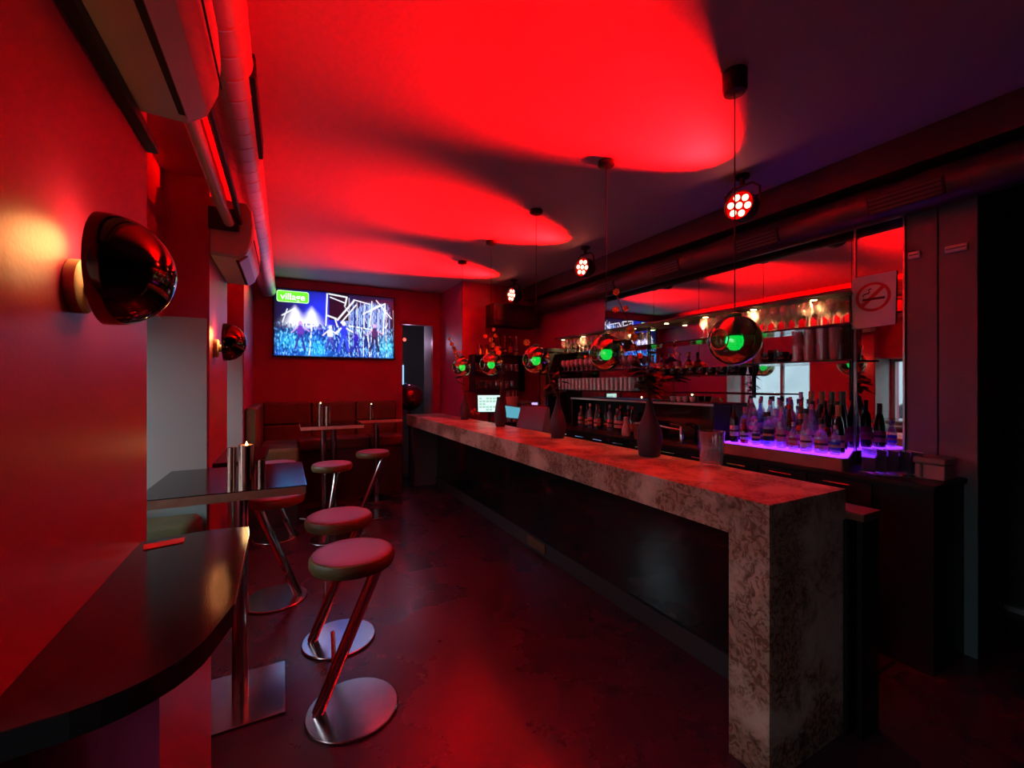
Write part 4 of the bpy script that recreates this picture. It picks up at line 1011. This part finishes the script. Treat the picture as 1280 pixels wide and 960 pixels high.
# glass jug on the bar
t = thing('glass_jug', 'large ribbed glass jug standing on the back edge of the bar', 'jug', (2.17, 1.655, BZ+0.0005))
seg = 32; prof = [(0.0001, 0.004), (0.052, 0.0), (0.060, 0.010), (0.066, 0.10), (0.072, 0.195), (0.075, 0.205), (0.071, 0.205), (0.067, 0.19), (0.060, 0.10), (0.053, 0.022), (0.0001, 0.020)]
mb = MB().lathe(prof, seg, cap=False)
for j, (r, z) in enumerate(prof):
    if 0.03 < z < 0.19:
        for i in range(seg):
            if i % 4 < 2:
                x, y, zz = mb.v[j*seg+i]; mb.v[j*seg+i] = (x*0.955, y*0.955, zz)
mb.build('jug_body', M_jug, t, angle=30)
MB().tube([(0.068, 0.0, 0.18), (0.105, 0.0, 0.175), (0.115, 0.0, 0.12), (0.100, 0.0, 0.06), (0.064, 0.0, 0.05)], 0.009, 8).build('jug_handle', M_jug, t)
# red cloth
mb = MB(); n = 9
for j in range(n):
    for i in range(n):
        a = (i/(n-1)-0.5)*0.16; b_ = (j/(n-1)-0.5)*0.12
        mb.v.append((a, b_, 0.02+0.022*math.sin(a*50+b_*30)*math.cos(b_*45)+0.02*math.exp(-(a*a+b_*b_)/0.003)))
for j in range(n-1):
    for i in range(n-1): mb.f.append((j*n+i, j*n+i+1, (j+1)*n+i+1, (j+1)*n+i))
o = mb.build('bar_cloth', mat('red cloth', (0.62, 0.03, 0.02), 0.8), None, loc=(2.335, 1.98, 1.004)); tag(o, 'crumpled red cloth behind the bar edge beside the jug', 'cloth')
sm = o.modifiers.new('thick', 'SOLIDIFY'); sm.thickness = 0.004
# folded dark tray next to the nearest vase
t = thing('drip_tray', 'flat grey tray behind the nearest vase', 'tray', (2.33, 2.28, 1.0005))
MB().box(-0.07, 0.07, -0.12, 0.12, 0.0, 0.05).build('tray_body', mat('grey tray', (0.30, 0.27, 0.28), 0.4), t, bevel=0.006)
MB().box(-0.06, 0.06, -0.11, 0.11, 0.0501, 0.053).build('tray_grid', M_steel, t, bevel=0.001)

# point of sale screens and devices at the far end
t = thing('till_screen', 'bright white till screen on a stand behind the third vase', 'screen', (2.43, 5.27, 1.0005), R(-20))
MB().box(-0.07, 0.07, -0.06, 0.06, 0.0, 0.012).build('stand_foot', M_black, t, bevel=0.003)
MB().rod((0, 0.01, 0.012), (0, 0.01, 0.22), 0.016, 12).build('stand_post', M_black, t)
hs = MB().prism([(-0.16, 0.19), (0.16, 0.19), (0.165, 0.435), (-0.165, 0.435)], -0.004, 0.022, 'y').build('screen_housing', M_black, t, bevel=0.004)
dsp = MB().prism([(-0.148, 0.202), (0.148, 0.202), (0.153, 0.423), (-0.153, 0.423)], -0.006, -0.0045, 'y').build('display', M_screen, t, smooth=False)
mb = MB(); rg = random.Random(2)
for j in range(5):
    for i in range(6):
        x0 = -0.135+i*0.046; z0 = 0.215+j*0.038
        if rg.random() < 0.7: mb.box(x0, x0+0.038, -0.0069, -0.0061, z0, z0+0.026)
mb.build('display_keys', mat('grey key fields', (0,0,0), 0.5, emit=(0.30, 0.47, 0.40), gain=0.8), t, smooth=False)
t = thing('card_terminal', 'purple grey till housing with sloping side behind the second vase', 'till', (2.42, 4.10, 1.0005), R(20))
MB().prism([(-0.06, 0.0), (0.07, 0.0), (0.07, 0.31), (0.02, 0.33), (-0.06, 0.12)], -0.19, 0.19, 'y').build('till_body', M_purpled, t, bevel=0.008)
MB().prism([(0.022, 0.331), (0.07, 0.312), (0.078, 0.325), (0.03, 0.344)], -0.18, 0.18, 'y').build('till_hood', M_black, t, bevel=0.002)
MB().tube([(-0.075, -0.10, 0.008), (-0.075, -0.16, 0.05), (-0.05, -0.23, 0.06), (0.0, -0.27, 0.006)], 0.005, 6).build('cable', M_black, t)
t = thing('teal_display', 'small till display glowing teal beside the third vase', 'screen', (2.40, 4.56, 1.0005), R(-25))
MB().box(-0.05, 0.05, -0.04, 0.04, 0, 0.01).build('stand_foot', M_black, t, bevel=0.002)
MB().box(-0.012, 0.012, 0.0, 0.02, 0.0105, 0.18).build('stand_post', M_black, t, smooth=False)
MB().prism([(-0.11, 0.17), (0.11, 0.15), (0.11, 0.30), (-0.11, 0.33)], -0.01, 0.02, 'y').build('display_housing', M_purpled, t, bevel=0.003)
MB().prism([(-0.10, 0.18), (0.10, 0.16), (0.10, 0.29), (-0.10, 0.32)], -0.0125, -0.0108, 'y').build('display', M_teal, t, smooth=False)
t = thing('straw_jar', 'pinkish wide jar holding straws on the far end counter', 'jar', (2.93, 5.56, 1.031))
MB().lathe([(0.0001, 0.002), (0.075, 0.0), (0.078, 0.22), (0.095, 0.36), (0.091, 0.36), (0.074, 0.22), (0.070, 0.01), (0.0001, 0.01)], 22, cap=False).build('jar_body', mat('pink frosted plastic', (0.75, 0.50, 0.50), 0.35), t)
for k in range(7):
    a = k*0.9
    MB().rod((0.03*math.cos(a), 0.03*math.sin(a), 0.05), (0.075*math.cos(a), 0.075*math.sin(a), 0.44), 0.006, 6).build('straw', mat('pale straw', (0.65, 0.5, 0.5), 0.5), t)
t = thing('small_box', 'dull pink carton right of the straw jar', 'box', (3.12, 5.53, 1.031))
MB().box(-0.075, 0.075, -0.06, 0.06, 0, 0.26).build('carton', mat('dull pink carton', (0.32, 0.15, 0.15), 0.6), t, bevel=0.003)
MB().box(-0.08, 0.08, -0.065, 0.065, 0.2605, 0.30).build('lid', M_paper, t, bevel=0.003)
t = thing('button_device', 'small device with pale lilac screen on the shelf before the dark column', 'device', (3.11, 5.22, 1.031), R(-25))
MB().box(-0.055, 0.055, -0.04, 0.04, 0, 0.30).build('device_body', M_black, t, bevel=0.006)
MB().box(-0.042, 0.042, -0.0425, -0.0405, 0.175, 0.285).build('display', mat('lilac screen', (0,0,0), 0.4, emit=(0.50, 0.38, 0.85), gain=0.8), t, smooth=False)
t = thing('red_flowers', 'low bunch of red flowers behind the farthest vase', 'flowers', (2.33, 5.58, 1.0005))
MB().lathe([(0.0001, 0.002), (0.04, 0.0), (0.05, 0.07), (0.046, 0.07), (0.0001, 0.06)], 16, cap=False).build('flower_pot', M_black, t)
rg = random.Random(8)
M_redpetal = mat('red petals', (0.45, 0.06, 0.04), 0.6)
for k in range(16):
    a = rg.uniform(0, 6.28); r = rg.uniform(0.0, 0.13); z = 0.20-r*0.5+rg.uniform(-.02, .03)
    MB().ball((r*math.cos(a), r*math.sin(a), z), rg.uniform(0.022, 0.034), 8, 5, 0.7).build('blossom', M_redpetal, t)
st = MB()
for k in range(9):
    a = k*0.7; st.rod((0, 0, 0.06), (0.09*math.cos(a), 0.09*math.sin(a), 0.16), 0.003, 5)
st.build('stalks', M_stem, t)
# dark globe lamp and lit frame seen in the doorway
t = thing('globe_lamp', 'round dark glass globe on a stand in the back doorway', 'lamp', (1.86, 7.25, 0))
MB().cyl((0,0,0), 0.16, 0.001, 0.03, 24).build('base', M_black, t)
MB().cyl((0,0,0), 0.02, 0.0305, 1.12, 12).build('stem', M_black, t)
MB().ball((0, 0, 1.36), 0.235, 30, 16).build('globe', mat('dark plum glass', (0.22, 0.06, 0.10), 0.10, 0.8), t)
t = thing('lit_poster', 'small upright bluish lit panel deep inside the back doorway', 'panel', (2.0, 8.49, 1.4))
MB().box(-0.06, 0.06, -0.02, 0.0, 0, 0.55).build('panel_face', mat('bluish panel', (0,0,0), 0.4, emit=(0.25, 0.5, 0.9), gain=0.9), t, smooth=False)
MB().box(-0.30, -0.07, -0.02, 0.0, -0.1, 0.6).build('panel_side', M_greywall, t, smooth=False)
for k, (x, z, c, lab) in enumerate(((1.86, 2.36, (1.0, 0.05, 0.03), 'small red lamp high in the dark doorway'), (1.76, 2.49, (0.5, 0.8, 1.0), 'small bluish white lamp highest in the dark doorway'))):
    t = thing('small_lamp', lab, 'lamp', (x, 7.6, CEIL))
    MB().cyl((0,0,0), 0.006, z+0.05-CEIL, -0.001, 8).build('cord', M_black, t)
    MB().ball((0, 0, z-CEIL), 0.03, 12, 8).build('bulb', mat('doorway lamp %d' % k, (0,0,0), 0.4, emit=c, gain=2.5), t)
    MB().lathe([(0.012, z+0.02-CEIL), (0.020, z+0.055-CEIL)], 12).build('socket', M_black, t)
    if k == 1:
        l = bpy.data.lights.new('doorway_lamp_light', 'POINT'); l.energy = 2.0; l.color = (0.85, 0.60, 1.0); l.shadow_soft_size = 0.04
        lo = bpy.data.objects.new('doorway_lamp_light', l); C.objects.link(lo); lo.location = (1.90, 7.50, 2.3)

# things on the right end of the back counter
for k in range(5):
    y = 1.31-0.045*k
    t = thing('menu_holder', '%s from the left of the clear upright card holders at the counter end' % ORD[k], 'card holder', (3.16+0.028*k, y, 1.0305), R(62), 'card holders at the counter end')
    MB().box(-0.055, 0.055, -0.016, 0.016, 0, 0.006).build('foot', M_glassw, t, smooth=False)
    MB().box(-0.05, 0.05, -0.002, 0.002, 0.0065, 0.145).build('card_sleeve', M_jug, t, smooth=False)
    MB().box(-0.052, 0.052, -0.003, 0.003, 0.1455, 0.149).build('bright_edge', M_paper, t, smooth=False)
    MB().box(-0.046, 0.046, -0.0036, -0.0022, 0.010, 0.142).build('card', mat('dark card', (0.09, 0.03, 0.04), 0.5), t, smooth=False)
t = thing('plastic_box', 'translucent pinkish box with a lid at the right end of the back counter', 'box', (3.33, 1.06, 1.0305), R(0))
MB().box(-0.075, 0.075, -0.065, 0.065, 0, 0.085).build('box_body', mat('frosted plastic', (0.40, 0.22, 0.24), 0.25), t, bevel=0.006)
MB().box(-0.085, 0.085, -0.072, 0.072, 0.0855, 0.125).build('lid', mat('grey lid', (0.22, 0.17, 0.18), 0.3), t, bevel=0.01)
o = MB().lathe([(0.0001, 0.0), (0.045, 0.004), (0.05, 0.015), (0.02, 0.028), (0.0001, 0.025)], 9, cap=False).build('foil_piece', mat('crumpled foil', (0.8, 0.78, 0.78), 0.2, 1.0), None, loc=(3.25, 1.16, 1.031), angle=10); tag(o, 'small crumpled silver foil on the counter end beside the box', 'foil')

# no smoking sign on the mirror
t = thing('no_smoking_sign', 'white no smoking sign paper on the mirror, with a red crossed out cigarette', 'sign', (RW-0.0175, 1.42, 1.955))
def yz(mb, poly, x0, x1): return mb.prism(poly, x0, x1, 'x')
# sign is drawn on the plane facing the room: +a runs to the camera's right (towards -y)
def P2(a, b): return (-a, b)
yz(MB(), [P2(-0.125, 0.0), P2(0.122, 0.008), P2(0.128, 0.355), P2(-0.118, 0.352)], -0.0015, 0.0).build('paper', M_paper, t, smooth=False)
cx, cz, ro, ri = 0.002, 0.205, 0.098, 0.080
mb = MB(); N = 40
for k in range(N):
    a0, a1 = 2*math.pi*k/N, 2*math.pi*(k+1)/N
    yz(mb, [P2(cx+ro*math.cos(a0), cz+ro*math.sin(a0)), P2(cx+ro*math.cos(a1), cz+ro*math.sin(a1)), P2(cx+ri*math.cos(a1), cz+ri*math.sin(a1)), P2(cx+ri*math.cos(a0), cz+ri*math.sin(a0))], -0.0032, -0.0016)
mb.build('red_ring', M_redink, t, smooth=False)
d = 0.0085
yz(MB(), [P2(cx-0.060-d, cz-0.055+d), P2(cx-0.060+d, cz-0.055-d), P2(cx+0.056+d, cz+0.060-d), P2(cx+0.056-d, cz+0.060+d)], -0.0032, -0.0016).build('red_bar', M_redink, t, smooth=False)
yz(MB(), [P2(cx-0.058, cz-0.022), P2(cx+0.066, cz-0.022), P2(cx+0.066, cz-0.006), P2(cx-0.058, cz-0.006)], -0.0044, -0.0033).build('cigarette', M_inkdark, t, smooth=False)
mb = MB()
pth = [(-0.052, 0.0), (-0.056, 0.014), (-0.044, 0.024), (-0.026, 0.026), (-0.018, 0.036), (-0.024, 0.048), (-0.010, 0.056)]
for a, b_ in zip(pth, pth[1:]):
    w = 0.0035
    yz(mb, [P2(cx+a[0], cz+a[1]-w), P2(cx+b_[0]+w, cz+b_[1]-w), P2(cx+b_[0], cz+b_[1]+w), P2(cx+a[0]-w, cz+a[1]+w)], -0.0044, -0.0033)
mb.build('smoke_curl', M_inkdark, t, smooth=False)

# white fittings on the grey pier
for k, (ya, yb, z, lab) in enumerate(((1.175, 1.235, 2.385, 'left of two white fittings on the grey pier, next to the mirror'), (0.965, 1.065, 2.375, 'right and longer of two white fittings on the grey pier'))):
    t = thing('wall_fitting', lab, 'fitting', (RW, (ya+yb)/2, z))
    bl(MB().box(RW-0.022, RW-0.001, ya, yb, z-0.022, z+0.022), 'fitting_body', mat('ivory plastic', (0.75, 0.62, 0.55), 0.4), t, bevel=0.006)
    bl(MB().box(RW-0.0245, RW-0.0225, ya+0.008, yb-0.008, z-0.004, z+0.004), 'fitting_slot', M_greywall, t, smooth=False)

# parked car outside, seen only in the mirror
t = thing('parked_car', 'pale parked car outside the window, seen in the mirror', 'car', (-3.6, 3.0, -0.15))
MB().prism([(-2.0, 0.35), (-2.05, 0.65), (-1.95, 0.82), (-1.15, 0.92), (1.1, 0.95), (1.95, 0.85), (2.05, 0.6), (2.0, 0.35)], -0.8, 0.8, 'x').build('car_body', mat('silver paint', (0.62, 0.64, 0.65), 0.3, 0.3), t, bevel=0.05, seg=3)
MB().prism([(-1.25, 0.9), (-0.6, 1.38), (0.55, 1.42), (1.25, 0.93)], -0.68, 0.68, 'x').build('car_cabin', mat('car window', (0.05, 0.06, 0.07), 0.1), t, bevel=0.05, seg=3)
for sx_ in (-0.8, 0.8):
    for yw in (-1.25, 1.3):
        MB().lathe([(0.0001, -0.09), (0.2, -0.09), (0.31, -0.08), (0.32, 0.0), (0.31, 0.08), (0.2, 0.09), (0.0001, 0.09)], 24, (sx_*0.95, yw, 0.32), (1, 0, 0)).build('wheel', M_black, t)
